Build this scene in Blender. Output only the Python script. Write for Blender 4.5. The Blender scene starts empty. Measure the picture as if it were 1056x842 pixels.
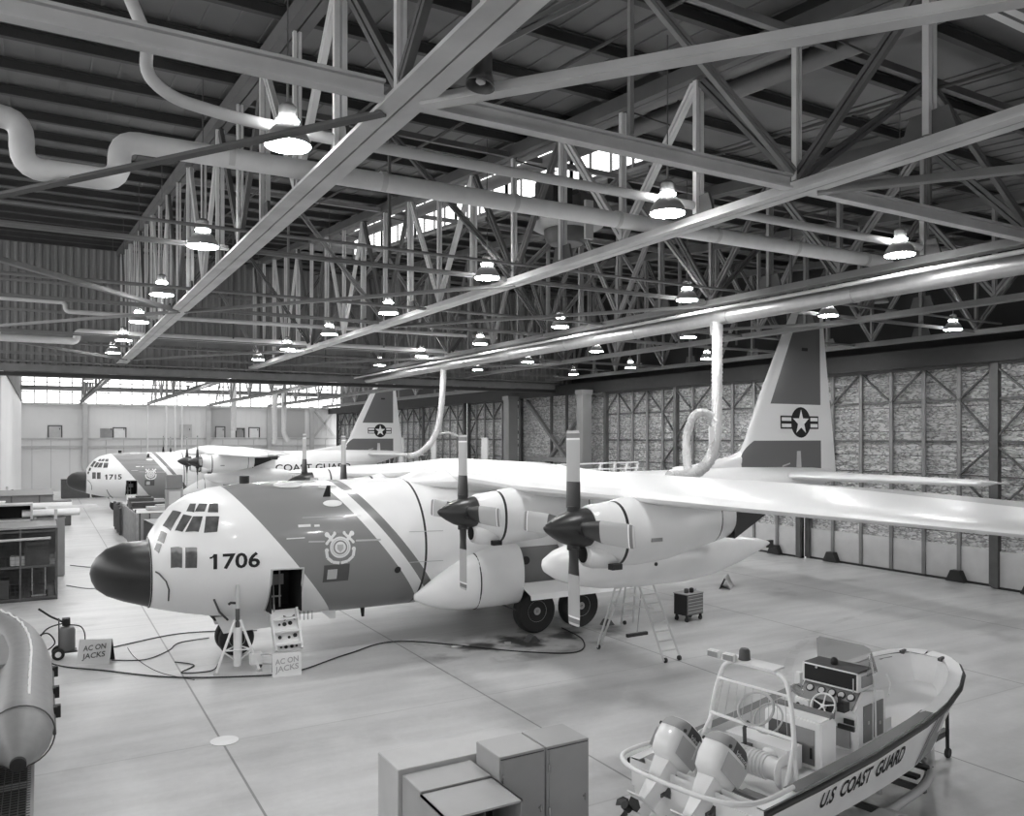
import bpy, bmesh, math, random
from mathutils import Vector, Matrix
random.seed(7)
SC = bpy.context.scene
COL = SC.collection
PI = math.pi
R = math.radians

# ------------------------------------------------------------------ materials
def lin(v):
    v /= 255.0
    return v / 12.92 if v <= .04045 else ((v + .055) / 1.055) ** 2.4

def new_mat(name):
    m = bpy.data.materials.new(name); m.use_nodes = True
    nt = m.node_tree
    b = nt.nodes['Principled BSDF']
    return m, nt, b

def node(nt, typ, **kw):
    n = nt.nodes.new(typ)
    for k, v in kw.items(): setattr(n, k, v)
    return n

def mat(name, v, rough=.5, metal=0., var=0., scale=3., bump=0., bscale=20., coat=0.):
    m, nt, b = new_mat(name)
    c = lin(v)
    b.inputs['Base Color'].default_value = (c, c, c, 1)
    b.inputs['Roughness'].default_value = rough
    b.inputs['Metallic'].default_value = metal
    if coat: b.inputs['Coat Weight'].default_value = coat
    tc = None
    if var or bump: tc = node(nt, 'ShaderNodeTexCoord')
    if var:
        nz = node(nt, 'ShaderNodeTexNoise'); nz.inputs['Scale'].default_value = scale
        nz.inputs['Detail'].default_value = 6
        nt.links.new(tc.outputs['Object'], nz.inputs['Vector'])
        mr = node(nt, 'ShaderNodeMapRange')
        mr.inputs['From Min'].default_value = .3; mr.inputs['From Max'].default_value = .7
        mr.inputs['To Min'].default_value = max(0, c * (1 - var)); mr.inputs['To Max'].default_value = min(1, c * (1 + var))
        nt.links.new(nz.outputs['Fac'], mr.inputs['Value'])
        nt.links.new(mr.outputs['Result'], b.inputs['Base Color'])
    if bump:
        nz = node(nt, 'ShaderNodeTexNoise'); nz.inputs['Scale'].default_value = bscale
        nz.inputs['Detail'].default_value = 4
        nt.links.new(tc.outputs['Object'], nz.inputs['Vector'])
        bp = node(nt, 'ShaderNodeBump'); bp.inputs['Strength'].default_value = bump
        bp.inputs['Distance'].default_value = .05
        nt.links.new(nz.outputs['Fac'], bp.inputs['Height'])
        nt.links.new(bp.outputs['Normal'], b.inputs['Normal'])
    return m

def emis(name, v, s):
    m, nt, b = new_mat(name)
    b.inputs['Base Color'].default_value = (v, v, v, 1)
    b.inputs['Emission Color'].default_value = (1, 1, 1, 1)
    b.inputs['Emission Strength'].default_value = s
    return m

def glass_mat(name, alpha_mix, v):
    m = bpy.data.materials.new(name); m.use_nodes = True; nt = m.node_tree
    nt.nodes.clear()
    out = node(nt, 'ShaderNodeOutputMaterial'); mix = node(nt, 'ShaderNodeMixShader')
    tr = node(nt, 'ShaderNodeBsdfTransparent'); gl = node(nt, 'ShaderNodeBsdfPrincipled')
    c = lin(v); gl.inputs['Base Color'].default_value = (c, c, c, 1); gl.inputs['Roughness'].default_value = .1
    mix.inputs[0].default_value = alpha_mix
    nt.links.new(tr.outputs[0], mix.inputs[1]); nt.links.new(gl.outputs[0], mix.inputs[2])
    nt.links.new(mix.outputs[0], out.inputs[0])
    return m

# tiny expression compiler for masks in object space
class N:
    def __init__(s, nt): 
        s.nt = nt
        tc = node(nt, 'ShaderNodeTexCoord'); sp = node(nt, 'ShaderNodeSeparateXYZ')
        nt.links.new(tc.outputs['Object'], sp.inputs[0])
        s.x, s.y, s.z = sp.outputs[0], sp.outputs[1], sp.outputs[2]
        s.tc = tc
    def op(s, o, a, b=0., c=0.):
        n = node(s.nt, 'ShaderNodeMath', operation=o)
        for i, q in enumerate((a, b, c)):
            if isinstance(q, (int, float)): n.inputs[i].default_value = q
            else: s.nt.links.new(q, n.inputs[i])
        return n.outputs[0]
    def gt(s, a, b): return s.op('GREATER_THAN', a, b)
    def lt(s, a, b): return s.op('LESS_THAN', a, b)
    def mul(s, a, b): return s.op('MULTIPLY', a, b)
    def add(s, a, b): return s.op('ADD', a, b)
    def sub(s, a, b): return s.op('SUBTRACT', a, b)
    def rng(s, a, lo, hi): return s.mul(s.gt(a, lo), s.lt(a, hi))
    def mx(s, a, b): return s.op('MAXIMUM', a, b)
    def mix(s, f, a, b):   # scalars
        n = node(s.nt, 'ShaderNodeMix'); n.data_type = 'FLOAT'
        for i, q in zip((0, 2, 3), (f, a, b)):
            if isinstance(q, (int, float)): n.inputs[i].default_value = q
            else: s.nt.links.new(q, n.inputs[i])
        return n.outputs[0]
    def noise(s, scale, detail=6, vec=None):
        n = node(s.nt, 'ShaderNodeTexNoise'); n.inputs['Scale'].default_value = scale
        n.inputs['Detail'].default_value = detail
        s.nt.links.new(vec or s.tc.outputs['Object'], n.inputs['Vector'])
        return n.outputs['Fac']

M = {}
M['white'] = mat('aircraft_white_paint', 240, .28, var=.03, scale=1.5, coat=.3)
M['white2'] = mat('white_paint', 232, .4, var=.04, scale=3)
M['ivory'] = mat('boat_gelcoat', 242, .35, var=.03)
M['lgray'] = mat('light_gray_paint', 190, .5, var=.06, scale=2)
M['gray'] = mat('gray_paint', 150, .5, var=.08, scale=2)
M['mgray'] = mat('mid_gray_paint', 122, .5, var=.08, scale=2)
M['stripe'] = mat('livery_gray_paint', 132, .4, var=.03)
M['dgray'] = mat('dark_gray_paint', 82, .55, var=.1, scale=3)
M['black'] = mat('black_paint', 30, .5)
M['blacktxt'] = mat('black_lettering', 18, .6)
M['rubber'] = mat('black_rubber', 38, .7, var=.15, scale=8)
M['dark'] = mat('dark_interior', 22, .8)
M['radome'] = mat('radome_gray_rubber', 50, .36, var=.06, scale=2)
M['spinner'] = mat('spinner_dark_paint', 48, .35)
M['blade'] = mat('propeller_blade_gray', 172, .4)
M['steel'] = mat('truss_steel_paint', 192, .6, var=.14, scale=1.2)
M['steel_d'] = mat('dark_truss_steel', 84, .65, var=.2, scale=1.2)  # darker tone of the truss steel
M['steel_m'] = mat('gray_structural_steel', 122, .6, var=.15, scale=1.2)
M['roof'] = mat('roof_deck', 102, .8, var=.25, scale=.35)
M['purlin'] = mat('roof_purlin_steel', 58, .7, var=.2, scale=.8)
M['ductw'] = mat('white_pipe_insulation', 214, .5, var=.05, scale=4)
M['ductd'] = mat('dark_roof_pipe', 100, .6, var=.15, scale=1)
M['silver'] = mat('galvanised_duct_metal', 172, .33, metal=.85, var=.06, scale=5, bump=.1, bscale=12)
M['flex'] = mat('foil_flex_hose', 196, .38, metal=.3, bump=1., bscale=22)
M['curtain'] = mat('corrugated_curtain_wall_sheet', 120, .7, var=.12, scale=.4)
M['farwall'] = mat('far_wall_paint', 222, .7, var=.04, scale=.3)
M['leftwall'] = mat('white_partition_paint', 225, .6, var=.03, scale=.3)
M['cabinet'] = mat('cabinet_gray_enamel', 168, .42, var=.03, scale=3)
M['rib'] = mat('inflatable_collar_fabric', 134, .45, var=.06, scale=6)
M['ribd'] = mat('inflatable_dark_fabric', 74, .5, var=.1, scale=6)
M['cover'] = mat('container_dark_metal', 70, .6, var=.3, scale=2)
M['wood'] = mat('weathered_plywood', 148, .75, var=.18, scale=3)
M['chrome'] = mat('polished_metal', 200, .2, metal=.9)
M['lamp'] = emis('lamp_lens_glow', 1, 180.)
M['glass'] = mat('cockpit_glass', 92, .12, coat=.5, var=.35, scale=4)
M['pane'] = glass_mat('clear_window_pane', .12, 220)
M['tint'] = glass_mat('tinted_windshield', .35, 150)
M['sign'] = mat('sign_board_white', 214, .6)
M['lettergray'] = mat('faded_lettering', 84, .6)
M['letterfaint'] = mat('faint_lettering', 160, .6)

# aircraft fuselage livery
def fuselage_material():
    m, nt, b = new_mat('fuselage_livery'); n = N(nt)
    k = n.add(n.x, n.mul(n.z, .79))
    wide = n.rng(k, 7.15, 9.9); narrow = n.rng(k, 10.3, 10.62)
    ring = n.rng(n.x, 8.79, 8.86)
    wh = n.mix(n.noise(1.2), lin(232), lin(244))
    col = n.mix(wide, wh, lin(136)); col = n.mix(narrow, col, lin(126)); col = n.mix(ring, col, lin(45))
    nt.links.new(col, b.inputs['Base Color']); b.inputs['Roughness'].default_value = .3
    b.inputs['Coat Weight'].default_value = .25
    return m
M['fuse'] = fuselage_material()

def fin_material():
    m, nt, b = new_mat('fin_livery'); n = N(nt)
    up = n.mul(n.mul(n.gt(n.z, 7.66), n.lt(n.x, 28.66)), n.gt(n.sub(n.x, n.mul(n.sub(n.z, 7.66), .465)), 25.42))
    # lower block with a curved front like the dorsal fillet
    lo = n.mul(n.mul(n.rng(n.z, 4.6, 6.1), n.lt(n.x, 28.66)), n.gt(n.sub(n.x, n.mul(n.op('POWER', n.mx(n.sub(n.z, 5.2), 0.), 2.), .9)), 23.75))
    f = n.mx(up, lo)
    col = n.mix(f, lin(226), lin(104))
    nt.links.new(col, b.inputs['Base Color']); b.inputs['Roughness'].default_value = .4
    return m
M['fin'] = fin_material()

def wing_material():
    m, nt, b = new_mat('wing_paint'); n = N(nt)
    ay = n.op('ABSOLUTE', n.y)
    f = n.mul(n.gt(n.x, n.sub(13.3, n.mul(n.mx(n.sub(ay, 10.), 0.), .17))), n.gt(ay, 12.2))
    col = n.mix(f, n.mix(n.noise(1.), lin(230), lin(244)), lin(170))
    nt.links.new(col, b.inputs['Base Color']); b.inputs['Roughness'].default_value = .35
    return m
M['wing'] = wing_material()

def nacelle_material():
    m, nt, b = new_mat('nacelle_paint'); n = N(nt)
    r = n.mx(n.rng(n.x, 9.58, 9.65), n.rng(n.x, 12.3, 12.34))
    col = n.mix(r, n.mix(n.noise(2.), lin(232), lin(244)), lin(45))
    nt.links.new(col, b.inputs['Base Color']); b.inputs['Roughness'].default_value = .3
    b.inputs['Coat Weight'].default_value = .25
    return m
M['nac'] = nacelle_material()

def floor_material():
    m, nt, b = new_mat('sealed_concrete'); n = N(nt)
    # slab joints every 6.1 m, both ways
    def joint(a, off):
        q = n.op('PINGPONG', n.add(a, off), 3.05)
        return n.lt(q, .022)
    # PINGPONG 0 at multiples of 6.1
    j = n.mx(joint(n.x, -3.2 + 6.1 * 10), n.mul(joint(n.y, -17.4 + 6.1 * 10), .3))
    big = n.noise(.12, 8); mid = n.noise(.9, 8); fine = n.noise(7., 5)
    # dragged tyre and mop marks
    mp = node(nt, 'ShaderNodeMapping'); mp.inputs['Scale'].default_value = (.25, 1.6, 1); mp.inputs['Rotation'].default_value = (0, 0, .35)
    nt.links.new(n.tc.outputs['Object'], mp.inputs['Vector'])
    drag = n.noise(1.1, 7, mp.outputs[0])
    v = n.add(n.mul(n.sub(big, .5), .55), n.add(n.mul(n.sub(mid, .5), .40), n.add(n.mul(n.sub(fine, .5), .16), n.mul(n.sub(drag, .5), .55))))
    # worn darker ground under the aircraft and wet oily patches
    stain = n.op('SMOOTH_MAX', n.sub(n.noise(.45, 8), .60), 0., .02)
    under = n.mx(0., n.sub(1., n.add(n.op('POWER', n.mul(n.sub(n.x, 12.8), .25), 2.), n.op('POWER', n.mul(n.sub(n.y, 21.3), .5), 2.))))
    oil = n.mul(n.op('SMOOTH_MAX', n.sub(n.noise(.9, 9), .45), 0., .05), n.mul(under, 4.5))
    arcs = n.mul(n.lt(n.op('ABSOLUTE', n.sub(n.op('SQRT', n.add(n.op('POWER', n.sub(n.x, 28.), 2.), n.op('POWER', n.sub(n.y, 2.), 2.))), 17.)), .12), n.mul(n.gt(n.noise(.8, 4), .5), .06))
    base = n.add(lin(188), n.mul(v, .8)) if False else n.mul(n.add(1., v), lin(192))
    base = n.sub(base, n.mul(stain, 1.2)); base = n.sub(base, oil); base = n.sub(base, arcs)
    col = n.mx(n.mix(n.mul(j, .8), base, lin(95)), .05)
    nt.links.new(col, b.inputs['Base Color'])
    b.inputs['Coat Weight'].default_value = .35; b.inputs['Coat Roughness'].default_value = .32
    rg = n.add(.42, n.mul(n.sub(mid, .5), .5))
    nt.links.new(rg, b.inputs['Roughness'])
    return m
M['floor'] = floor_material()

def foil_material():
    m, nt, b = new_mat('foil_insulation_quilt'); n = N(nt)
    mp = node(nt, 'ShaderNodeMapping'); mp.inputs['Scale'].default_value = (1, .55, 1.5)
    nt.links.new(n.tc.outputs['Object'], mp.inputs['Vector'])
    a = n.noise(2.6, 6, mp.outputs[0]); c2 = n.noise(8., 4, mp.outputs[0])
    h = n.add(a, n.mul(c2, .3))
    bp = node(nt, 'ShaderNodeBump'); bp.inputs['Strength'].default_value = 1.; bp.inputs['Distance'].default_value = .9
    nt.links.new(h, bp.inputs['Height']); nt.links.new(bp.outputs['Normal'], b.inputs['Normal'])
    seam = n.lt(n.op('PINGPONG', n.add(n.z, .1), .55), .012)
    col = n.mix(seam, n.mix(n.op('SMOOTH_MIN', n.op('MULTIPLY', n.op('ABSOLUTE', n.sub(n.noise(5., 5, mp.outputs[0]), .5)), 14.), 1., .1), lin(150), lin(245)), lin(80))  # crease shade and foil glints painted into the colour, seams dark
    nt.links.new(col, b.inputs['Base Color'])
    b.inputs['Metallic'].default_value = .55; b.inputs['Roughness'].default_value = .3
    return m
M['foil'] = foil_material()

# ------------------------------------------------------------------ mesh builder
class MB:
    def __init__(s): s.v = []; s.f = []; s.mi = []; s.cur = 0
    def add(s, vs, fs):
        o = len(s.v); s.v += [tuple(p) for p in vs]
        s.f += [tuple(o + i for i in f) for f in fs]; s.mi += [s.cur] * len(fs)
        return s
    def box(s, c, d, rot=None):
        hx, hy, hz = d[0] / 2, d[1] / 2, d[2] / 2
        ps = [Vector((x, y, z)) for x in (-hx, hx) for y in (-hy, hy) for z in (-hz, hz)]
        if rot is not None:
            m = rot if isinstance(rot, Matrix) else Matrix.Rotation(rot, 3, 'Z')
            ps = [m @ p for p in ps]
        c = Vector(c)
        return s.add([p + c for p in ps], [(0, 1, 3, 2), (4, 6, 7, 5), (0, 4, 5, 1), (2, 3, 7, 6), (0, 2, 6, 4), (1, 5, 7, 3)])
    def bb(s, x0, x1, y0, y1, z0, z1):
        return s.box(((x0 + x1) / 2, (y0 + y1) / 2, (z0 + z1) / 2), (abs(x1 - x0), abs(y1 - y0), abs(z1 - z0)))
    def bar(s, a, b, w, h, up=(0, 0, 1), off=(0, 0)):
        """rectangular bar from a to b: w across, h along up"""
        a = Vector(a); b = Vector(b); d = (b - a); 
        if d.length < 1e-6: return s
        dn = d.normalized(); u = Vector(up)
        if abs(dn.dot(u)) > .99: u = Vector((1, 0, 0))
        sd = dn.cross(u).normalized(); u2 = sd.cross(dn).normalized()
        ps = []
        for p in (a, b):
            for i, j in ((-1, -1), (1, -1), (1, 1), (-1, 1)):
                ps.append(p + sd * (off[0] + i * w / 2) + u2 * (off[1] + j * h / 2))
        return s.add(ps, [(0, 3, 2, 1), (4, 5, 6, 7), (0, 1, 5, 4), (1, 2, 6, 5), (2, 3, 7, 6), (3, 0, 4, 7)])
    def twin(s, a, b, w, h, gap, up=(0, 0, 1)):
        """double angle: two bars with a gap"""
        q = (w - gap) / 2
        s.bar(a, b, q, h, up, (-(gap + q) / 2, 0)); s.bar(a, b, q, h, up, ((gap + q) / 2, 0)); return s
    def ibeam(s, a, b, w, h, t=.03, up=(0, 0, 1)):
        s.bar(a, b, w, t, up, (0, h / 2 - t / 2)); s.bar(a, b, w, t, up, (0, -h / 2 + t / 2)); s.bar(a, b, t, h - 2 * t, up); return s
    def tube(s, pts, r, n=10, cap=True):
        pts = [Vector(p) for p in pts]
        rr = r if isinstance(r, (list, tuple)) else [r] * len(pts)
        vs = []; prev = None
        for i, p in enumerate(pts):
            d = (pts[min(i + 1, len(pts) - 1)] - pts[max(i - 1, 0)]).normalized()
            if prev is None:
                u = Vector((0, 0, 1)) if abs(d.z) < .9 else Vector((1, 0, 0))
                a = d.cross(u).normalized()
            else:
                a = (prev - d * prev.dot(d))
                a = a.normalized() if a.length > 1e-6 else d.orthogonal().normalized()
            prev = a; b = d.cross(a)
            for k in range(n):
                t = 2 * PI * k / n
                vs.append(p + (a * math.cos(t) + b * math.sin(t)) * rr[i])
        fs = []
        for i in range(len(pts) - 1):
            for k in range(n):
                k2 = (k + 1) % n
                fs.append((i * n + k, i * n + k2, (i + 1) * n + k2, (i + 1) * n + k))
        if cap:
            fs.append(tuple(range(n))[::-1]); fs.append(tuple((len(pts) - 1) * n + k for k in range(n)))
        return s.add(vs, fs)
    def cyl(s, a, b, r, n=16, r2=None): return s.tube([a, b], [r, r if r2 is None else r2], n)
    def lathe(s, prof, n=24, m=None):
        """prof: (r, z) list around local Z"""
        vs = []; fs = []
        for r, z in prof:
            for k in range(n):
                t = 2 * PI * k / n; p = Vector((r * math.cos(t), r * math.sin(t), z))
                vs.append(m @ p if m is not None else p)
        for i in range(len(prof) - 1):
            for k in range(n):
                k2 = (k + 1) % n; fs.append((i * n + k, i * n + k2, (i + 1) * n + k2, (i + 1) * n + k))
        fs.append(tuple(range(n))[::-1]); fs.append(tuple((len(prof) - 1) * n + k for k in range(n)))
        return s.add(vs, fs)
    def rings(s, rings, close=True, cap=True):
        n = len(rings[0]); vs = [p for r in rings for p in r]; fs = []
        for i in range(len(rings) - 1):
            for k in range(n if close else n - 1):
                k2 = (k + 1) % n; fs.append((i * n + k, i * n + k2, (i + 1) * n + k2, (i + 1) * n + k))
        if cap and close:
            fs.append(tuple(range(n))[::-1]); fs.append(tuple((len(rings) - 1) * n + k for k in range(n)))
        return s.add(vs, fs)
    def prism(s, poly, vec):
        """poly 3D points, extruded by vec"""
        n = len(poly); v = Vector(vec); a = [Vector(p) for p in poly]
        return s.add(a + [p + v for p in a], [tuple(range(n))[::-1], tuple(range(n, 2 * n))] + [(i, (i + 1) % n, n + (i + 1) % n, n + i) for i in range(n)])
    def build(s, name, m, parent=None, smooth=None, bevel=0):
        me = bpy.data.meshes.new(name); me.from_pydata(s.v, [], s.f)
        ms = m if isinstance(m, (list, tuple)) else [m]
        for q in ms: me.materials.append(q)
        if len(ms) > 1:
            for p, i in zip(me.polygons, s.mi): p.material_index = i
        bm = bmesh.new(); bm.from_mesh(me)
        bmesh.ops.recalc_face_normals(bm, faces=bm.faces)
        if bevel:
            bmesh.ops.bevel(bm, geom=[e for e in bm.edges if len(e.link_faces) == 2 and e.calc_face_angle(0) > .9], offset=bevel, segments=2, affect='EDGES', clamp_overlap=True)
        bm.to_mesh(me); bm.free()
        if smooth:
            for p in me.polygons: p.use_smooth = True
            me.set_sharp_from_angle(angle=R(smooth))
        o = bpy.data.objects.new(name, me); COL.objects.link(o)
        if parent is not None: o.parent = parent
        return o

def tag(o, label=None, cat=None, group=None, kind=None):
    if label: o['label'] = label
    if cat: o['category'] = cat
    if group: o['group'] = group
    if kind: o['kind'] = kind
    return o
def empty(name, loc, label=None, cat=None, group=None, rz=0):
    o = bpy.data.objects.new(name, None); COL.objects.link(o); o.location = loc
    o.rotation_euler = (0, 0, rz); o.empty_display_size = .2
    return tag(o, label, cat, group)
def struct(name, mb, m, smooth=None):
    return tag(mb.build(name, m, None, smooth), kind='structure')
def copy_tree(o, parent=None):
    kids = list(KIDS(o)); c = o.copy(); COL.objects.link(c); c.parent = parent
    for ch in kids: copy_tree(ch, c)
    return c
_KC = {}
def KIDS(o): return [c for c in COL.objects if c.parent == o] if o not in _KC else _KC[o]
def index_children():
    _KC.clear()
    for c in COL.objects: _KC.setdefault(c, [])
    for c in COL.objects:
        if c.parent is not None: _KC[c.parent].append(c)
def place(proto, i, loc, rz=0, label=None, group=None):
    o = proto if i == 0 else copy_tree(proto)
    o.location = loc; o.rotation_euler = (0, 0, rz)
    if label: o['label'] = label
    if group: o['group'] = group
    return o

def text_mesh(txt, size, width=None, bold=0.):
    """flat text as (verts2d, faces), left-bottom at 0,0; width squeezes it"""
    cu = bpy.data.curves.new('lettering', 'FONT'); cu.body = txt; cu.size = size; cu.resolution_u = 3
    cu.offset = bold
    ob = bpy.data.objects.new('lettering', cu); COL.objects.link(ob)
    dg = bpy.context.evaluated_depsgraph_get(); dg.update()
    me = bpy.data.meshes.new_from_object(ob.evaluated_get(dg))
    COL.objects.unlink(ob); bpy.data.objects.remove(ob); bpy.data.curves.remove(cu)
    vs = [v.co.copy() for v in me.vertices]; fs = [tuple(p.vertices) for p in me.polygons]
    x0 = min(v.x for v in vs); x1 = max(v.x for v in vs); y0 = min(v.y for v in vs); y1 = max(v.y for v in vs)
    sx = (width / (x1 - x0)) if width else 1
    bpy.data.meshes.remove(me)
    return [((v.x - x0) * sx, v.y - y0) for v in vs], fs, (x1 - x0) * sx, y1 - y0

def decal(name, polys, fn, m, parent, maxlen=.12):
    """polys: (verts2d, faces); fn maps (a,b) to 3D on a surface"""
    bm = bmesh.new()
    for vs, fs in polys:
        bv = [bm.verts.new((a, b, 0)) for a, b in vs]
        for f in fs:
            try: bm.faces.new([bv[i] for i in f])
            except ValueError: pass
    for it in range(6):
        es = [e for e in bm.edges if e.calc_length() > maxlen]
        if not es: break
        bmesh.ops.subdivide_edges(bm, edges=es, cuts=1, use_grid_fill=False)
        bmesh.ops.triangulate(bm, faces=[f for f in bm.faces if len(f.verts) > 4])
    for v in bm.verts: v.co = Vector(fn(v.co.x, v.co.y))
    me = bpy.data.meshes.new(name); bm.to_mesh(me); bm.free(); me.materials.append(m)
    o = bpy.data.objects.new(name, me); COL.objects.link(o); o.parent = parent
    return o
def quad(a, b, c, d): return ([a, b, c, d], [(0, 1, 2, 3)])
def ngon2(pts): return (list(pts), [tuple(range(len(pts)))])
def ring2(cx, cy, r0, r1, n=28):
    vs = []; fs = []
    for k in range(n):
        t = 2 * PI * k / n
        vs += [(cx + r0 * math.cos(t), cy + r0 * math.sin(t)), (cx + r1 * math.cos(t), cy + r1 * math.sin(t))]
    for k in range(n):
        a = 2 * k; b = 2 * ((k + 1) % n); fs.append((a, a + 1, b + 1, b))
    return vs, fs
def disc2(cx, cy, r, n=28): return ngon2([(cx + r * math.cos(2 * PI * k / n), cy + r * math.sin(2 * PI * k / n)) for k in range(n)])
def line2(pts, w):
    vs = []; fs = []
    for (a, b) in zip(pts, pts[1:]):
        d = Vector((b[0] - a[0], b[1] - a[1])).normalized(); nx, ny = -d.y * w / 2, d.x * w / 2
        o = len(vs); vs += [(a[0] - nx, a[1] - ny), (b[0] - nx, b[1] - ny), (b[0] + nx, b[1] + ny), (a[0] + nx, a[1] + ny)]
        fs.append((o, o + 1, o + 2, o + 3))
    return vs, fs
def flat_text(name, txt, size, m, parent, origin, ux, uy, width=None, center=False, bold=0.):
    vs, fs, w, h = text_mesh(txt, size, width, bold)
    o = Vector(origin); ux = Vector(ux).normalized(); uy = Vector(uy).normalized()
    if center: o = o - ux * w / 2 - uy * h / 2
    mb = MB(); mb.add([o + ux * a + uy * b for a, b in vs], fs)
    ob = mb.build(name, m, parent); return ob
def arc(p0, p1, p2, n=6):
    p0, p1, p2 = Vector(p0), Vector(p1), Vector(p2)
    return [p0 * (1 - t) ** 2 + p1 * 2 * t * (1 - t) + p2 * t * t for t in [i / n for i in range(n + 1)]]
def smooth_path(pts, k=6):
    pts = [Vector(p) for p in pts]; out = []
    for i in range(len(pts) - 1):
        p0 = pts[max(i - 1, 0)]; p1 = pts[i]; p2 = pts[i + 1]; p3 = pts[min(i + 2, len(pts) - 1)]
        for j in range(k):
            t = j / k
            out.append(.5 * ((2 * p1) + (p2 - p0) * t + (2 * p0 - 5 * p1 + 4 * p2 - p3) * t * t + (3 * p1 - p0 - 3 * p2 + p3) * t ** 3))
    out.append(pts[-1]); return out
def corner_path(pts, r=.3, n=5):
    pts = [Vector(p) for p in pts]; out = [pts[0]]
    for a, b, c in zip(pts, pts[1:], pts[2:]):
        d1 = (a - b); d2 = (c - b); q = min(r, d1.length * .48, d2.length * .48)
        out += arc(b + d1.normalized() * q, b, b + d2.normalized() * q, n)
    out.append(pts[-1]); return out

# ------------------------------------------------------------------ camera
cam = bpy.data.cameras.new('camera'); co = bpy.data.objects.new('camera', cam); COL.objects.link(co)
co.location = (0, 0, 6.25); co.rotation_euler = (R(90), 0, R(-30))
cam.sensor_fit = 'HORIZONTAL'; cam.sensor_width = 36; cam.lens = 840 / 1056 * 36
cam.shift_y = 30 / 1056; cam.clip_end = 400; cam.clip_start = .1
SC.camera = co

# ------------------------------------------------------------------ setting
YB = 52.      # curtain wall between the two bays
YF = 108.     # far wall
def zr(y): return 12.75 + .085 * y
struct('floor', MB().bb(-40, 60, -45, 112, -.3, 0), M['floor'])
# roof of the near bay around the roof monitor
mb = MB()
MX0, MX1, MY0, MY1 = 11.3, 15.5, 18.4, 45.
MH = 2.2
def slab(mb, x0, x1, y0, y1, dz=0, t=.12):
    a, b = zr(y0) + dz, zr(y1) + dz
    mb.add([(x0, y0, a), (x1, y0, a), (x1, y1, b), (x0, y1, b), (x0, y0, a + t), (x1, y0, a + t), (x1, y1, b + t), (x0, y1, b + t)],
           [(0, 3, 2, 1), (4, 5, 6, 7), (0, 1, 5, 4), (1, 2, 6, 5), (2, 3, 7, 6), (3, 0, 4, 7)])
slab(mb, -14, MX0, -12, YB + .6); slab(mb, MX1, 36, -12, YB + .6)
slab(mb, MX0, MX1, -12, MY0); slab(mb, MX0, MX1, MY1, YB + .6)
# deck ribs (boards across the purlins)
for k in range(0, 78):
    x = -8 + k * .56
    if MX0 - .1 < x < MX1 + .1: continue
    a, b = zr(-6), zr(YB)
    mb.bar((x, -6, a - .01), (x, YB, b - .01), .05, .04)
struct('ceiling', mb, M['roof'])
mb = MB(); slab(mb, MX0 - .3, MX1 + .3, MY0 - .3, MY1 + .3, MH)
mb.add(*[[(MX0, MY0, zr(MY0)), (MX1, MY0, zr(MY0)), (MX1, MY0, zr(MY0) + MH), (MX0, MY0, zr(MY0) + MH)], [(0, 1, 2, 3)]])
mb.add(*[[(MX0, MY1, zr(MY1)), (MX1, MY1, zr(MY1)), (MX1, MY1, zr(MY1) + MH), (MX0, MY1, zr(MY1) + MH)], [(0, 1, 2, 3)]])
struct('ceiling_monitor', mb, M['roof'])
# clerestory windows along both sides of the monitor
wn = 0
def window(pts_frame, pane_quads, mframe=None):
    global wn
    wn += 1
    e = empty('window_%d' % wn, (0, 0, 0)); tag(e, kind='structure')
    pts_frame.build('window_frame', mframe or M['steel_m'], e)
    mp = MB()
    for q in pane_quads: mp.add(q, [(0, 1, 2, 3)])
    mp.build('pane', M['pane'], e)
nb = 6; dy = (MY1 - MY0) / nb
for X in (MX1, MX0):
    for i in range(nb):
        y0 = MY0 + i * dy; y1 = y0 + dy
        fr = MB()
        for y in [y0 + dy * q / 4 for q in range(5)]:
            fr.bar((X, y, zr(y) - .1), (X, y, zr(y) + 2.1), .07 if 0 < (y - y0) < dy - .01 else .14, .07, (1, 0, 0))
        for h in (-.05, 1.0, 2.1):
            fr.bar((X, y0, zr(y0) + h), (X, y1, zr(y1) + h), .08, .07)
        window(fr, [[(X, y0, zr(y0)), (X, y1, zr(y1)), (X, y1, zr(y1) + 2.1), (X, y0, zr(y0) + 2.1)]])

M['colblack0'] = mat('dark_lintel_steel', 46, .7)
# curtain wall above the opening between the bays, corrugated
mb = MB()
xs = []; x = -14.
prof = []
while x < 36:
    prof += [(x, 0), (x + .16, 0), (x + .22, -.07), (x + .32, -.07)]; x += .38
zb, zt = 9.95, zr(YB)
vs = [(a, YB + b, zb) for a, b in prof] + [(a, YB + b, zt) for a, b in prof]; n = len(prof)
mb.add(vs, [(i, i + 1, n + i + 1, n + i) for i in range(n - 1)])
struct('wall_curtain', mb, M['curtain'])
mb = MB(); mb.bb(-14, 34, YB - .35, YB + .25, 9.6, 9.8)
struct('trim_1', mb, M['colblack0'])
mb = MB().bb(-14, 34, YB - .3, YB - .1, 9.85, 10.25)
struct('trim_10', mb, M['steel_m'])
# girts over the curtain wall
for i, z in enumerate((11.9, 13.2, 14.8)):
    mb = MB().bar((-14, YB - .16, z), (35, YB - .16, z), .06, .14 if i else .5)
    struct('trim_%d' % (i + 2), mb, M['steel_m'])

M['colblack'] = mat('dark_header_steel', 34, .7, var=.15)
struct('wall_light_block_back', MB().bb(-14, 36, -12.3, -12, 0, 8.5), M['farwall'])  # unseen wall added to keep low daylight from under the aircraft
struct('wall_light_block_left', MB().bb(-14.3, -14, -12, YB, 0, 8.0), M['farwall'])  # unseen side wall added to block low light from the left
struct('wall_light_block_upper', MB().bb(9, 36, -12.3, -12, 8.5, 12.5), M['farwall'])  # unseen panel added to shut daylight out over the right half
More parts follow.
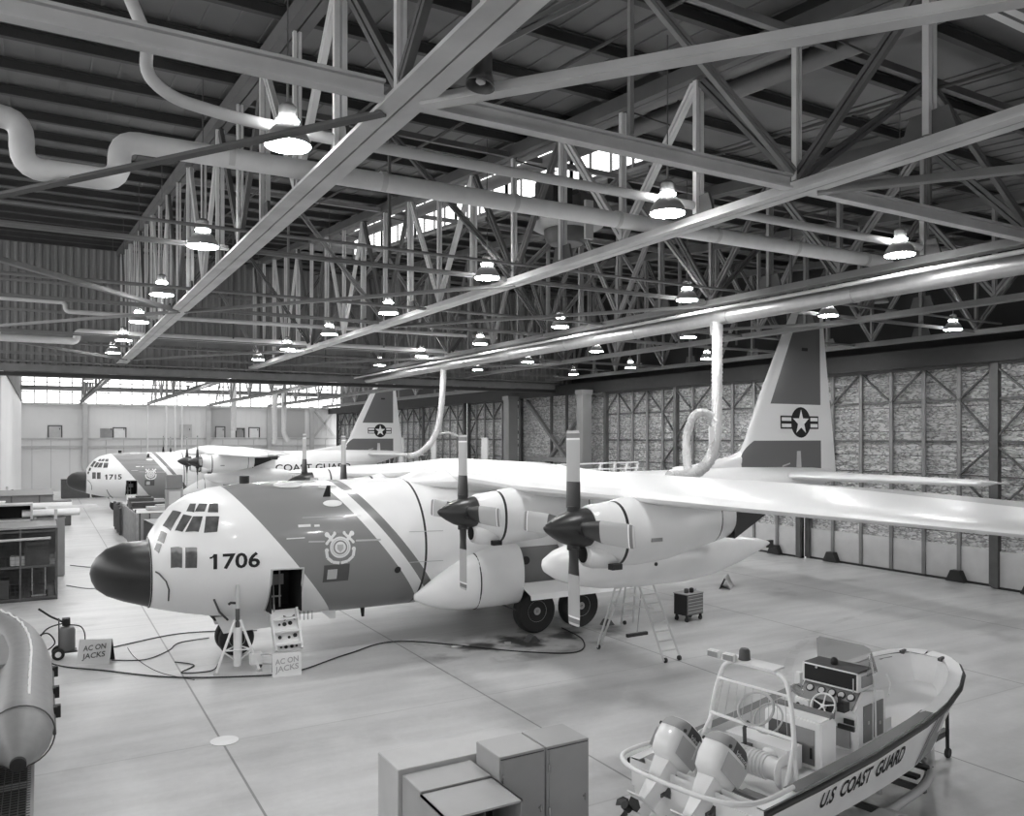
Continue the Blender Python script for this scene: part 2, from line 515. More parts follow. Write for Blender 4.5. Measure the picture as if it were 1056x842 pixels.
# wall above the hangar doors on the right
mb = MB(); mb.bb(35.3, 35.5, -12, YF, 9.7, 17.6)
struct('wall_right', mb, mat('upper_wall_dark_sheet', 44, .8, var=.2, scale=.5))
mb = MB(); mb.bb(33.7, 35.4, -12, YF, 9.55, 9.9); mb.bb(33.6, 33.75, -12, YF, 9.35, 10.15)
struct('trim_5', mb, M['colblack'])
# left partition and far wall of the second bay
mb = MB(); mb.bb(-2.3, -2.0, YB + 2.5, YF, 0, 10.4)
struct('wall_left', mb, M['leftwall'])
mb = MB(); mb.bb(-2.0, -1.9, YB + 2.5, YF, 10.25, 10.5); struct('trim_6', mb, M['steel_d'])
mb = MB()
mb.bb(-12, 36, YF, YF + .3, 0, 10.1)
x = -2.
while x < 35.5:
    mb.bb(x, x + .05, YF - .04, YF, 6.4, 10.2); x += .62
struct('wall_far', mb, M['farwall'])
mb = MB(); mb.bb(-2, 35, YF - .1, YF, 5.95, 6.15); mb.bb(-2, 35, YF - .16, YF, 5.0, 5.25); mb.bb(-2, 35, YF - .2, YF, 9.95, 10.15)
x = -1.
while x < 34:
    mb.bb(x, x + .06, YF - .06, YF, .3, 5.9); x += 1.9
struct('trim_7', mb, M['lgray'])
# big clerestory windows in the far wall
for i in range(6):
    x0 = -2 + i * 6.35; x1 = x0 + 6.35
    fr = MB()
    for q in range(6): 
        xx = x0 + (x1 - x0) * q / 5; fr.bb(xx - .05, xx + .05, YF + .05, YF + .15, 10.1, 15.2)
    for z in (10.15, 11.5, 12.6, 13.8, 15.1): fr.bb(x0, x1, YF + .05, YF + .15, z - .05, z + .05)
    window(fr, [[(x0, YF + .12, 10.1), (x1, YF + .12, 10.1), (x1, YF + .12, 15.1), (x0, YF + .12, 15.1)]])
# roof of the second bay, with skylight strips
mb = MB(); y = YB + .6; strips = []
k = 0
while y < YF + .5:
    y1 = min(y + 2.6, YF + .5); mb.bb(-12, 36, y, y1, 15.2, 15.35)
    if y1 + 4.4 < YF: strips.append((y1, y1 + 4.4))
    y = y1 + 4.4
mb.bb(-12, -2.0, YB + .6, YF, 10.4, 10.55)
mb.bb(-2.2, -2.0, YB + .6, YF, 10.4, 15.3)
struct('ceiling_far', mb, M['roof'])
for (a, b) in strips:
    fr = MB(); 
    for q in range(17): fr.bb(-2 + q * 2.3, -1.92 + q * 2.3, a, b, 15.2, 15.3)
    window(fr, [[(-2, a, 15.3), (35.5, a, 15.3), (35.5, b, 15.3), (-2, b, 15.3)]])

# upper-level doors and windows on the far wall (mezzanine)
dn = 0
def far_door(x0, x1, z0, z1, m, frame=M['dgray'], glass=None):
    global dn
    dn += 1
    e = empty('door_%d' % dn, (0, 0, 0)); tag(e, kind='structure')
    f = MB(); f.bb(x0 - .12, x0, YF - .12, YF, z0, z1 + .12); f.bb(x1, x1 + .12, YF - .12, YF, z0, z1 + .12); f.bb(x0, x1, YF - .12, YF, z1, z1 + .12)
    f.build('door_frame', frame, e)
    MB().bb(x0, x1, YF - .06, YF, z0, z1).build('door_leaf', m, e)
    MB().box((x1 - .15, YF - .1, z0 + 1), (.08, .06, .2)).build('door_handle', M['black'], e)
far_door(.72, 1.95, 6.2, 7.5, M['lgray']); far_door(6.1, 7.3, 6.2, 7.15, M['gray'], M['gray']); far_door(7.45, 8.7, 6.2, 7.3, M['white2'])
far_door(14.95, 16.1, 6.2, 7.7, M['lgray'], M['lgray']); far_door(19.1, 20.1, 6.2, 7.5, M['lgray']); far_door(21.6, 22.5, 6.2, 7.3, M['gray'])
far_door(23.2, 24.4, 6.2, 7.4, M['white2'])
# recessed grey wall panels between the far columns
mb = MB(); mb.bb(18.2, 20.9, YF - .05, YF - .02, 6.2, 10.); mb.bb(26.5, 30.4, YF - .05, YF - .02, 6.2, 10.)
struct('trim_8', mb, mat('far_wall_gray_panel', 176, .7))
mb = MB().bar((34.5, YF - .3, 10), (31.5, YF - .3, 6.2), .1, .25)
mb.bar((31.5, YF - .3, 10), (34.5, YF - .3, 6.2), .1, .25); struct('trim_9', mb, M['lgray'])

# ------------------------------------------------------------------ hangar doors on the right
def y_posts(a, b, step):
    n = max(1, round((b - a) / step)); return [a + (b - a) * i / n for i in range(n + 1)]
DX = 34.
def hangar_door(y0, y1, idx, xo=0.):
    X = DX + xo
    e = empty('door_%d' % (dn + idx), (0, 0, 0)); tag(e, kind='structure')
    MB().bb(X + .12, X + .2, y0, y1, 1.5, 9.45).build('insulation_quilt', M['foil'], e)
    MB().bb(X + .02, X + .2, y0, y1, .1, 1.55).build('kick_panel', M['lgray'], e)
    f = MB(); 
    f.bb(X - .14, X + .16, y0, y0 + .28, .05, 9.5); f.bb(X - .14, X + .16, y1 - .28, y1, .05, 9.5); f.bb(X - .1, X + .16, y0, y1, 9.25, 9.5)
    f.build('edge_post', M['steel_d'], e)
    s_ = MB(); ps = y_posts(y0, y1, 1.62)
    for y in ps[1:-1]: s_.bar((X, y, .1), (X, y, 9.4), .12, .16, (0, 1, 0))
    s_.build('stud_frame', M['steel_m'], e)
    g = MB()
    for z in (6.05, 7.85): g.bb(X + .02, X + .12, y0, y1, z - .05, z + .05)
    for z in (3.3, 4.6): g.bb(X + .07, X + .12, y0, y1, z - .025, z + .025)
    g.build('girt_frame', M['steel_d'], e)
    d = MB(); m_ = len(ps) - 1
    def yy(i): return ps[i]
    for (i, za, j, zb_) in ((0, 6.05, 1, 7.85), (1, 7.85, 0, 9.3), (1, 7.85, 2, 9.3), (2, 9.3, 3, 7.85), (3, 7.85, 4, 9.3), (4, 9.3, 5, 7.85), (5, 7.85, 6, 9.3), (5, 7.85, 6, 6.05), (0, 6.05, 1, 4.6), (1, 4.6, 0, 3.1), (6, 6.05, 5, 4.6), (5, 4.6, 6, 3.1)):
        if i <= m_ and j <= m_: d.bar((X - .02, yy(i), za), (X - .02, yy(j), zb_), .06, .11, (1, 0, 0))
    d.build('brace_frame', M['steel_d'], e)
    for q in (.17, .83):
        yy_ = y0 + (y1 - y0) * q
        w = MB().prism([(X - .3, yy_ - .42, .02), (X - .3, yy_ + .42, .02), (X - .3, yy_ + .2, .5), (X - .3, yy_ - .2, .5)], (.3, 0, 0))
        w.build('wheel_cover', M['black'], e)
    MB().bb(X - .02, X + .2, y0, y1, .0, .1).build('bottom_seal', M['black'], e)
edges = [-.3, 9.45, 19.2, 28.95, 38.7, 46.4]
for i in range(5): hangar_door(edges[i], edges[i + 1], i + 1, .0 if i % 2 else .35)
e2 = [57.9, 67.6, 77.3, 87.0, 96.7, 106.4]
for i in range(5): hangar_door(e2[i], e2[i + 1], i + 6, .0 if i % 2 else .35)
# braced bay between the two big columns
mb = MB(); mb.bb(34.5, 34.6, 46.0, 58.3, 1.5, 9.5); struct('wall_right_quilt', mb, M['foil'])
mb = MB(); mb.bb(34.4, 34.6, 46.4, 57.9, 0, 1.5); struct('baseboard_right', mb, M['lgray'])
def column(x, y, w, h, label, m, name='steel_column'):
    e = empty(name, (x, y, 0), label, 'column')
    f = MB(); f.bb(-w / 2, w / 2, -w / 2, -w / 2 + .05, 0, h); f.bb(-w / 2, w / 2, w / 2 - .05, w / 2, 0, h); f.bb(-.03, .03, -w / 2 + .05, w / 2 - .05, 0, h)
    f.build('flange_shaft', m, e); MB().bb(-w * .75, w * .75, -w * .75, w * .75, 0, .04).build('base_plate', m, e)
    return e
M['colgray'] = mat('column_gray_paint', 128, .6, var=.06, scale=1)
def boxcol(x, y, w, h, label):
    e = empty('steel_column', (x, y, 0), label, 'column')
    MB().bb(-w / 2, w / 2, -w / 2, w / 2, 0, h).build('shaft', M['colgray'], e)
    MB().bb(-w * .6, w * .6, -w * .6, w * .6, h - .3, h).build('cap_plate', M['colgray'], e)
boxcol(32.9, 46.9, .75, 9.55, 'square gray steel column at the right end of the X-braced door bay')
boxcol(32.9, 57.2, .85, 9.55, 'square gray steel column at the left end of the X-braced door bay')
e = empty('cross_bracing', (33.3, 52, 0), 'steel X bracing with a horizontal strut between two gray columns', 'bracing')
MB().twin((.9, -4.5, 9.2), (.9, 4.6, 2.0), .2, .3, .04, (1, 0, 0)).build('diagonal', M['steel_m'], e)
MB().twin((.78, 4.6, 9.2), (.78, -4.5, 2.0), .2, .3, .04, (1, 0, 0)).build('diagonal', M['steel_m'], e)
MB().bar((.66, -4.5, 4.55), (.66, 4.6, 4.55), .25, .35).build('strut', M['steel_m'], e)
for i in range(3):
    y = 48.9 + i * 2.1; MB().bar((.9, y - 52, 1.5), (.9, y - 52, 9.5), .14, .2, (1, 0, 0)).build('stud', M['steel_d'], e)
for i, (x, y) in enumerate(((4.4, YF - .5), (18.1, YF - .5), (25.6, YF - .5), (31.2, YF - .5))):
    column(x, y, .5, 10.3, 'pale column against the far wall, ' + ('first from the left' if i == 0 else 'second from the left' if i == 1 else 'third from the left' if i == 2 else 'last to the right beside the diagonal brace'), M['lgray'])
for i, (x) in enumerate((11.1, 13.2, 14.2, 15.0)):
    o = MB().cyl((0, 0, 0), (0, 0, 10.3), .1, 8).build('riser_pipe', M['white2'], None, 40)
    o.location = (x, YF - .5, 0)
    tag(o, 'thin white vertical riser pipe on the far wall, ' + ['leftmost of the four', 'second of the four', 'third of the four', 'rightmost of the four'][i], 'pipe', 'riser pipes on the far wall')

# ------------------------------------------------------------------ roof trusses
ZB = 10.4
SP = 7.2
TX = [3.9, 11.1, 18.3, 25.5, 32.7]
TN = ['steel roof truss whose broad bottom chord slants to the upper middle', 'steel roof truss third from the left, crossing above the two propellers',
      'steel roof truss directly above the silver duct', 'steel roof truss whose bottom chord crosses the top of the near tail fin', 'last steel roof truss, beside the top of the hangar doors']
NODES = [0.0 + 2.39 * k for k in range(-3, 22)]      # panel points
def truss(i, x):
    e = empty('roof_truss', (x, 0, ZB), TN[i], 'roof truss', 'roof trusses of the near bay')
    m = M['steel'] if i in (0, 1) else M['steel_m']
    y0, y1 = NODES[0], YB - .5
    b = MB(); w = .52 if i == 0 else .44 if i == 1 else .34
    for sgn in (-1, 1):
        b.bar((0, y0, 0), (0, y1, 0), w / 2 - .015, .05, (0, 0, 1), (sgn * (w / 4 + .007), 0))
        b.bar((0, y0, .1), (0, y1, .1), .04, .16, (0, 0, 1), (sgn * .06, 0))
    b.build('bottom_chord', m, e)
    t = MB(); t.twin((0, y0, zr(y0) - ZB - .42), (0, y1, zr(y1) - ZB - .42), .4, .3, .03); t.build('top_chord', M['steel_d'], e)
    for k, y in enumerate(NODES):
        if y > y1: break
        h = zr(y) - ZB - .5
        MB().twin((0, y, .2), (0, y, h), .2 if k % 2 == 0 else .14, .1, .035, (0, 1, 0)).build('post', m, e)
        if k + 1 < len(NODES) and NODES[k + 1] < y1:
            h2 = zr(NODES[k + 1]) - ZB - .5
            if k % 2 == 1: a, c = (0, y, .25), (0, NODES[k + 1], h2)
            else: a, c = (0, y, h), (0, NODES[k + 1], .25)
            MB().twin(a, c, .19, .1, .035, (1, 0, 0)).build('diagonal', m if k % 4 < 2 else M['steel_d'], e)
        if k % 2 == 0:
            MB().prism([(-.03, y - .45, .1), (-.03, y + .45, .1), (-.03, y + .3, .55), (-.03, y - .3, .55)], (.06, 0, 0)).build('gusset_plate', M['steel_d'], e)
    return e
for i, x in enumerate(TX): truss(i, x)
TX = [-3.3] + TX
# far bay trusses
for i, x in enumerate([3.9, 11.1, 18.3, 25.5, 32.7]):
    e = empty('roof_truss', (x, 0, 10.3), 'distant roof truss of the second bay, ' + ['first', 'second', 'third', 'fourth', 'fifth'][i] + ' counted from the left wall', 'roof truss', 'roof trusses of the second bay')
    m = M['steel_m']
    MB().ibeam((0, YB + .6, 0), (0, YF - .2, 0), .3, .3).build('bottom_chord', m, e)
    MB().ibeam((0, YB + .6, 4.6), (0, YF - .2, 4.6), .3, .25).build('top_chord', m, e)
    y = YB + 1; k = 0
    while y + 4.6 < YF:
        MB().bar((0, y, .1), (0, y, 4.5), .14, .14).build('post', m, e)
        MB().bar((0, y, .1 if k % 2 else 4.5), (0, y + 4.6, 4.5 if k % 2 else .1), .12, .14, (1, 0, 0)).build('diagonal', m, e)
        y += 4.6; k += 1

# lateral struts between trusses at bottom chord level
strut = MB().ibeam((.25, 0, .12), (SP - .25, 0, .12), .18, .24, .04).build('lateral_strut', M['steel'])
tag(strut, 'x', 'steel strut', 'lateral struts at truss bottom chord level')
strut2 = MB().bar((.25, 0, .08), (SP - .25, 0, .08), .07, .06).bar((.25, .07, .16), (SP - .25, .07, .16), .04, .05).build('lateral_strut', M['steel_m'])
tag(strut2, 'x', 'steel strut', 'thin lateral struts at truss bottom chord level')
index_children()
cnt = 0; cnt2 = 0
rows = [9.5, 19.1, 28.7, 38.2, 47.8]
ordn = ['first', 'second', 'third', 'fourth', 'fifth', 'sixth']
for j, y in enumerate(rows):
    for i in range(-1, 5):
        x = 3.9 + SP * (i - 1) if i >= 0 else -10.5
        lab = 'horizontal steel strut between truss chords, %s row from camera, %s bay from left' % (ordn[j], ordn[i + 1])
        if j == 0: place(strut, cnt, (x, y, ZB), 0, lab); cnt += 1
        else: place(strut2, cnt2, (x, y, ZB), 0, lab); cnt2 += 1
# horizontal bracing angles
M['brace'] = M['steel']
def hbrace(a, b, lab, m=None, w=.16, dz=0, z0=ZB - .05):
    o = MB().bar((0, 0, 0), (b[0] - a[0], b[1] - a[1], dz), w, .03, (0, 0, 1)).bar((0, 0, 0), (b[0] - a[0], b[1] - a[1], dz), .02, .1, (0, 0, 1), (w / 2, .05)).build('bracing_angle', m or M['steel_m'])
    o.location = (a[0], a[1], z0)
    tag(o, lab, 'bracing', 'horizontal bracing of the truss bottom chords')
hbrace((3.75, 9.75), (-3.9, 18.1), 'long dark bracing angle crossing below the large round lamp at upper left', M['steel_d'], .15, -.85)
hbrace((4.1, 9.3), (11.1, .2), 'light bracing angle from the broad chord to the top right edge', M['steel'], .2)
hbrace((11.3, 9.3), (18.3, .2), 'bracing angle at the right edge below the upper diagonal pair', M['steel_m'])
hbrace((-3.2, 19.3), (3.8, 28.5), 'thin bracing angle slanting down at the left edge beneath the white pipe', M['steel_m'])
hbrace((18.5, 9.3), (25.3, .2), 'bracing angle at the far right, beyond the duct chord')
for (a, b) in (((3.9, 28.7), (-3.3, 38.2)), ((-3.3, 38.2), (3.9, 47.8)), ((11.1, 19.1), (4.1, 28.6)), ((18.3, 19.1), (11.3, 28.6)), ((25.5, 19.1), (18.5, 28.6)), ((11.1, 38.2), (4.1, 47.7)), ((18.3, 38.2), (11.3, 47.7)), ((25.5, 38.2), (18.5, 47.7))):
    hbrace(a, b, 'steel bracing angle between truss chords, %s row back, %s gap from left' % (ordn[round(min(a[1], b[1]) / 9.5) - 1], ordn[TX.index(min(TX, key=lambda t: abs(t - min(a[0], b[0]))))]), None, .12)
# sway frames: vertical cross braces between the trusses
sw = 0
for j, y in enumerate(rows):
    for i in range(1, 5):
        x = TX[i]; h = zr(y) - .5
        e = empty('sway_frame', (x, y, ZB), 'braced sway frame between trusses, %s row from camera, %s gap from left' % (ordn[j], ordn[i]), 'sway frame', 'sway frames between trusses')
        m = M['steel_m'] if (i + j) % 2 else M['steel_d']
        zz = h - ZB
        MB().twin((.15, 0, .3), (SP / 2, 0, zz), .15, .09, .03, (0, 1, 0)).build('diagonal', m, e)
        MB().twin((SP - .15, 0, .3), (SP / 2, 0, zz), .15, .09, .03, (0, 1, 0)).build('diagonal', m, e)
        MB().bar((.1, 0, zz), (SP - .1, 0, zz), .12, .14).build('top_strut', m, e)
        MB().bar((SP / 2, 0, .3), (SP / 2, 0, zz), .07, .07).build('hanger', m, e)
# purlins
mbp = MB().ibeam((-13.5, 0, 0), (35, 0, 0), .13, .24, .03)
pur = mbp.build('roof_purlin', M['purlin'])
mbp = MB().ibeam((-13.5, 0, 0), (MX0, 0, 0), .13, .24, .03).ibeam((MX1, 0, 0), (35, 0, 0), .13, .24, .03)
purs = mbp.build('roof_purlin', M['purlin'])
tag(pur, 'dark roof purlin spanning across under the roof deck', 'purlin', 'roof purlins under the deck')
tag(purs, 'dark roof purlin interrupted by the roof monitor opening', 'purlin', 'roof purlins beside the monitor')
index_children()
a = b = 0
for k in range(-4, 27):
    y = k * 2.05 + .3
    if y > YB - .4: break
    z = zr(y) - .15
    if MY0 - .4 < y < MY1 + .4:
        place(purs, a, (0, y, z)); a += 1
    else:
        place(pur, b, (0, y, z)); b += 1
# monitor roof beams
for k in range(6):
    y = MY0 + .2 + (MY1 - MY0 - .4) * k / 5
    o = MB().bar((MX0 + .1, 0, 1.95), (MX1 - .1, 0, 1.95), .12, .2).bar((MX0 + .15, 0, .3), (MX1 - .15, 0, 1.85), .08, .1, (0, 1, 0)).build('monitor_rafter', M['steel_d'])
    o.location = (0, y, zr(y)); tag(o, 'braced rafter frame crossing the roof monitor', 'rafter', 'rafters in the roof monitor')
# far bay beams seen against the windows
for k in range(5):
    y = YB + 6 + k * 11.
    o = MB().ibeam((-2, 0, 0), (35.2, 0, 0), .3, .5, .05).build('roof_beam', M['steel_m'])
    o.location = (0, y, 13.2 if k % 2 else 11.6)
    tag(o, 'long horizontal roof beam across the second bay, %s from the front' % ['first', 'second', 'third', 'fourth', 'fifth', 'sixth', 'seventh', 'eighth', 'ninth'][k], 'beam', 'roof beams of the second bay')

# ------------------------------------------------------------------ lamps
lamp = empty('high_bay_lamp', (0, 0, 0), 'x', 'lamp', 'high bay lamps')
mb = MB(); mb.lathe([(.33, 0), (.335, .02), (.30, .12), (.22, .24), (.12, .33), (.11, .36)], 24); refl = mb.build('reflector', mat('lamp_reflector_enamel', 150, .4), lamp, 40)
# open lower rim with recessed glowing lens
MB().lathe([(.0, -.012), (.315, -.012), (.32, 0), (.0, .0)], 24).build('lens', M['lamp'], lamp)
MB().lathe([(.10, .36), (.13, .38), (.13, .55), (.08, .6)], 16).build('ballast_housing', M['mgray'], lamp, 40)
MB().lathe([(.02, .34), (.16, .345), (.16, .36), (.02, .362)], 16).build('upper_glow_ring', M['lamp'], lamp)
MB().cyl((0, 0, .6), (0, 0, 1.0), .02, 6).build('stem', M['mgray'], lamp)
index_children()
LX = [3.05, 10.1, 17.0, 23.4, 30.6]; LY = [11.7, 18.8, 25.8, 32.3, 38.8, 44.8]
col_names = ['left row of lamps', 'second row of lamps', 'third row of lamps', 'fourth row of lamps', 'row of lamps nearest the hangar doors']
pos_names = ['nearest to the camera', 'second from the camera', 'third from the camera', 'fourth from the camera', 'fifth from the camera', 'sixth from the camera', 'just past the curtain wall', 'deep in the second bay']
k = 0
for i, x in enumerate(LX):
    ys = list(LY)
    if i in (0, 1, 2): ys += [57.8, 68.2]
    for j, y in enumerate(ys):
        if i == 4 and j == 0: continue
        place(lamp, k, (x, y, 10.42), 0, 'round high bay lamp, ' + col_names[i] + ', ' + pos_names[j]); k += 1
        o = MB().cyl((0, 0, 0), (0, 0, (zr(y) if y < YB else 15.2) - 11.42), .012, 5).build('lamp_hanger_rod', M['dgray'])
        o.location = (x, y, 11.42); o.parent = None
        tag(o, 'thin hanger rod, ' + col_names[i] + ', ' + pos_names[j], 'rod', 'lamp hanger rods')

# ------------------------------------------------------------------ pipes and ducts
def pipe(name, pts, r, m, label, cat='pipe', n=14, group=None, rad=.35):
    o0 = Vector(pts[0]); P_ = corner_path(pts, rad) if len(pts) > 2 else pts
    ob = MB().tube([Vector(p) - o0 for p in P_], r, n).build(name, m, None, 50); ob.location = o0
    return tag(ob, label, cat, group)
Yp = 13.7
e = empty('insulated_pipe', (-8, Yp, 10.83), 'thick white insulated pipe crossing below the trusses with two jogs at left', 'pipe')
pts = [(-8, Yp, 10.83), (-.25, Yp, 10.83), (-.25, Yp, 10.14), (1.02, Yp, 10.14), (1.02, Yp, 10.76), (19.4, Yp, 10.86)]
MB().tube([Vector(p) - Vector(e.location) for p in corner_path(pts, .28)], .165, 18).build('pipe_run', M['ductw'], e, 50)
for x in (2.6, 5.2, 7.9, 10.4, 13.2, 15.8, 18.4):
    MB().cyl((x + 8, 0, -.06 + .005 * (x)), (x + 8.1, 0, -.06 + .005 * x), .178, 18).build('joint_band', M['lgray'], e, 50)
pipe('insulated_pipe', [(.6, 12., 13.2), (.95, 12., 12.3), (1.25, 12., 11.6), (1.2, 12., 11.15), (1.55, 12., 10.9), (2.3, 12., 10.8), (3.6, 12., 10.75), (19.6, 12., 10.8)], .085, M['lgray'], 'slim lagged pipe dropping from the roof and running beside the thick white pipe', rad=.3)
pipe('insulated_pipe', [(-8, 39.5, 10.75), (-1.6, 39.5, 10.75), (-1.6, 39.5, 10.35), (1.3, 39.5, 10.35), (1.3, 39.5, 10.75), (20, 39.5, 10.8)], .15, M['ductw'], 'distant white insulated pipe with jogs below the curtain wall', rad=.25)
pipe('insulated_pipe', [(-8, 36.2, 11.2), (-2, 36.2, 11.2), (-2, 36.2, 11.5), (.8, 36.2, 11.5), (.8, 36.2, 11.15), (20, 36.2, 11.3)], .085, M['lgray'], 'thinner distant pipe running above the distant white pipe', rad=.2)
for k, (x, r) in enumerate(((11.35, .2), (12.15, .2))):
    pipe('roof_pipe', [(x, -2, zr(-2) - .42 - k * .06), (x, 36, zr(36) - .42 - k * .06)], r, M['ductd'], 'dark wide pipe slung under the roof, ' + ('left' if k == 0 else 'right') + ' of the pair', 'pipe', 14, 'paired roof pipes')
e = empty('pipe_hangers', (11.75, 0, .35), 'row of dark pipe hanger loops on the paired roof pipes', 'pipe hanger')
for y in (4, 9, 14, 19, 24, 29, 34):
    MB().tube([(-.65, y, zr(y) - .75), (-.65, y, zr(y) - 1.0), (.65, y, zr(y) - 1.08), (.65, y, zr(y) - .75), (.65, y, zr(y) - .4)], .02, 5).build('hanger_loop', M['black'], e)
# spiral duct
DXs = 18.5
e = empty('silver_duct', (DXs, 0, 10.02), 'long round galvanised duct running away above the aircraft', 'duct')
MB().cyl((0, 2, 0), (0, 51, 0), .23, 28).build('duct_run', M['silver'], e, 50)
for y in (5, 9.5, 14, 18.5, 23, 27.5, 32, 36.5, 41, 45.5):
    MB().cyl((0, y, 0), (0, y + .06, 0), .245, 28).build('joint_band', M['silver'], e, 50)
    MB().bar((0, y, .2), (0, y, .36), .05, .03).build('hanger_strap', M['dgray'], e)
MB().cyl((0, 0, .42), (0, 0.01, .42), .01, 6)
pipe('conduit_pipe', [(17.6, 0, 10.1), (17.6, 51, 10.1)], .05, M['lgray'], 'thin light pipe running just above the silver duct', 'pipe')
def corrugate(pts, r, n=16, step=.14):
    P_ = [Vector(p) for p in pts]; out = []; rr = []
    # resample
    L = [0]
    for a, b in zip(P_, P_[1:]): L.append(L[-1] + (b - a).length)
    m = int(L[-1] / step * 2); j = 0
    for i in range(m + 1):
        t = L[-1] * i / m
        while j < len(L) - 2 and L[j + 1] < t: j += 1
        q = (t - L[j]) / max(1e-6, L[j + 1] - L[j]); out.append(P_[j].lerp(P_[j + 1], q)); rr.append(r * (1 if i % 2 else .88) * (1 + .03 * math.sin(i * 1.7)))
    return MB().tube(out, rr, n)
hs = smooth_path([(DXs, 19.06, 9.9), (18.3, 18.85, 9.45), (18.1, 18.65, 8.9), (17.8, 18.35, 8.0), (17.4, 17.95, 7.0), (17.05, 17.65, 6.1), (16.6, 17.5, 5.5), (15.9, 17.35, 5.2), (15.2, 17.25, 5.16), (14.9, 17.2, 5.18)], 6)
e = empty('flex_hose', (DXs, 22, 5), 'fat silver flexible hose hanging from the duct onto the near aircraft', 'hose')
o0 = Vector(e.location)
corrugate([p - o0 for p in hs], .17).build('hose_body', M['flex'], e, 60)
hs2 = smooth_path([(17.3, 17.9, 6.75), (17.05, 18.1, 6.98), (16.7, 18.2, 6.85), (16.45, 18.2, 6.2), (16.2, 17.9, 5.5), (16.0, 17.6, 5.2)], 6)
corrugate([p - o0 for p in hs2], .13).build('return_loop', M['flex'], e, 60)
MB().box(Vector((16.85, 17.6, 6.3)) - o0, (.2, .03, .5)).build('tag_card', M['white2'], e)
MB().cyl((0, -2.9, 4.5), (0, -2.9, 4.95), .2, 16).build('duct_collar', M['silver'], e, 50)
e = empty('flex_hose', (DXs, 39.3, 5), 'thin silver flexible hose hanging from the far end of the duct', 'hose')
o0 = Vector(e.location)
hs = smooth_path([(DXs, 39.3, 9.9), (18.45, 39.3, 9.0), (18.4, 39.4, 7.8), (18.2, 39.5, 6.6), (17.7, 39.5, 5.8), (17.1, 39.6, 5.35), (16.6, 39.6, 5.25)], 6)
corrugate([p - o0 for p in hs], .17, 12, .12).build('hose_body', M['flex'], e, 60)
MB().tube([(-.3, .1, 1.4), (.3, .1, 1.5), (.9, .1, 1.3)], .06, 8).build('side_branch', M['flex'], e, 60)
for i, (x, z0) in enumerate(((19.7, 7.0), (24.5, 5.4), (25.6, 5.8))):
    pipe('flex_hose', [(x, 100, 15.2), (x, 100, z0 + .8), (x + .5 * (i == 2), 100, z0)], .3, M['ductw'], 'distant white hose hanging before the far wall, ' + ['left', 'middle', 'right'][i] + ' one', 'hose', 10, 'distant hanging hoses', .5)
# sprinkler and conduit lines
for i, (y, z, r) in enumerate(((18.3, 10.75, .04), (24.8, 10.5, .05), (30.6, 10.8, .04), (44.0, 10.7, .05), (50.2, 10.3, .05))):
    pipe('sprinkler_pipe', [(-8, y, z), (33, y, z)], r, M['steel_m'], 'thin sprinkler pipe crossing the whole bay, ' + ordn[i] + ' from the camera', 'pipe', 8, 'crossing sprinkler pipes')
for i, (x, dz) in enumerate(((6.3, -.6), (8.6, -.55), (14.9, -.6), (22.2, -.6), (28.5, -.6))):
    pipe('sprinkler_pipe', [(x, -4, zr(-4) + dz), (x, 51, zr(51) + dz)], .035, M['purlin'], 'slender pipe following the roof slope, ' + ordn[i] + ' from the left', 'pipe', 6, 'roof slope sprinkler pipes')
    for y in (4, 8, 12, 16, 20, 26, 32):
        pass

# unit heater with round cowl
e = empty('unit_heater', (12.2, 18.2, 11.9), 'large round fan heater hung under the roof above the middle truss chord', 'heater')
MB().lathe([(.15, -.1), (.8, -.1), (1.0, .02), (1.02, .12), (.9, .16), (.75, .3), (.5, .42), (.3, .44)], 32).build('round_cowl', M['gray'], e, 40)
MB().lathe([(.2, -.5), (.45, -.48), (.6, -.3), (.6, -.1), (.5, -.08)], 24).build('diffuser_cone', M['dgray'], e, 40)
MB().bb(-.75, -.15, -.5, .4, .45, 1.15).build('motor_box', M['black'], e)
MB().bb(.25, .8, -.3, .3, .45, .9).build('coil_box', M['dgray'], e)
MB().cyl((.4, -.1, .44), (.4, -.1, 1.6), .06, 8).build('hanger_pipe', M['dgray'], e)
MB().tube([(-.9, 0, .1), (-.9, 0, 1.2), (0, 0, 1.3), (.9, 0, 1.2), (.9, 0, .1)], .04, 6).build('support_frame', M['dgray'], e)
MB().bb(-.12, .12, -1.06, -.98, -.55, .45).build('front_plate', M['lgray'], e)
# horn loudspeaker
e = empty('horn_loudspeaker', (4.42, 8.35, 10.46), 'gray horn loudspeaker hanging beside the broad truss chord', 'loudspeaker')
rt = Matrix.Rotation(R(12), 3, 'Y')
MB().lathe([(.03, .28), (.07, .27), (.09, .16), (.12, .0), (.17, -.12), (.18, -.15), (.165, -.15), (.11, -.0), (.02, .02)], 20, rt).build('horn_bell', M['dgray'], e, 40)
MB().lathe([(.02, -.02), (.05, -.04), (.06, -.1), (.02, -.13)], 12, rt).build('driver', M['lgray'], e, 40)
MB().bar((-.2, 0, .26), (.1, 0, .3), .04, .03).build('bracket', M['dgray'], e)
# column with dark bracket at duct left end: hanging cones further back
for i, (x, y) in enumerate(((21.9, 24.6), (27.2, 19.5))):
    o = MB().lathe([(.05, .5), (.08, .45), (.1, .25), (.28, -.1), (.27, -.12), (.04, .1)], 16).build('horn_loudspeaker', M['gray'], None, 40)
    o.location = (x, y, 11.0 + .4 * i); tag(o, 'small gray hanging horn ' + ('above the silver duct' if i == 0 else 'near the hangar doors behind the duct'), 'loudspeaker')
exec_marker = True

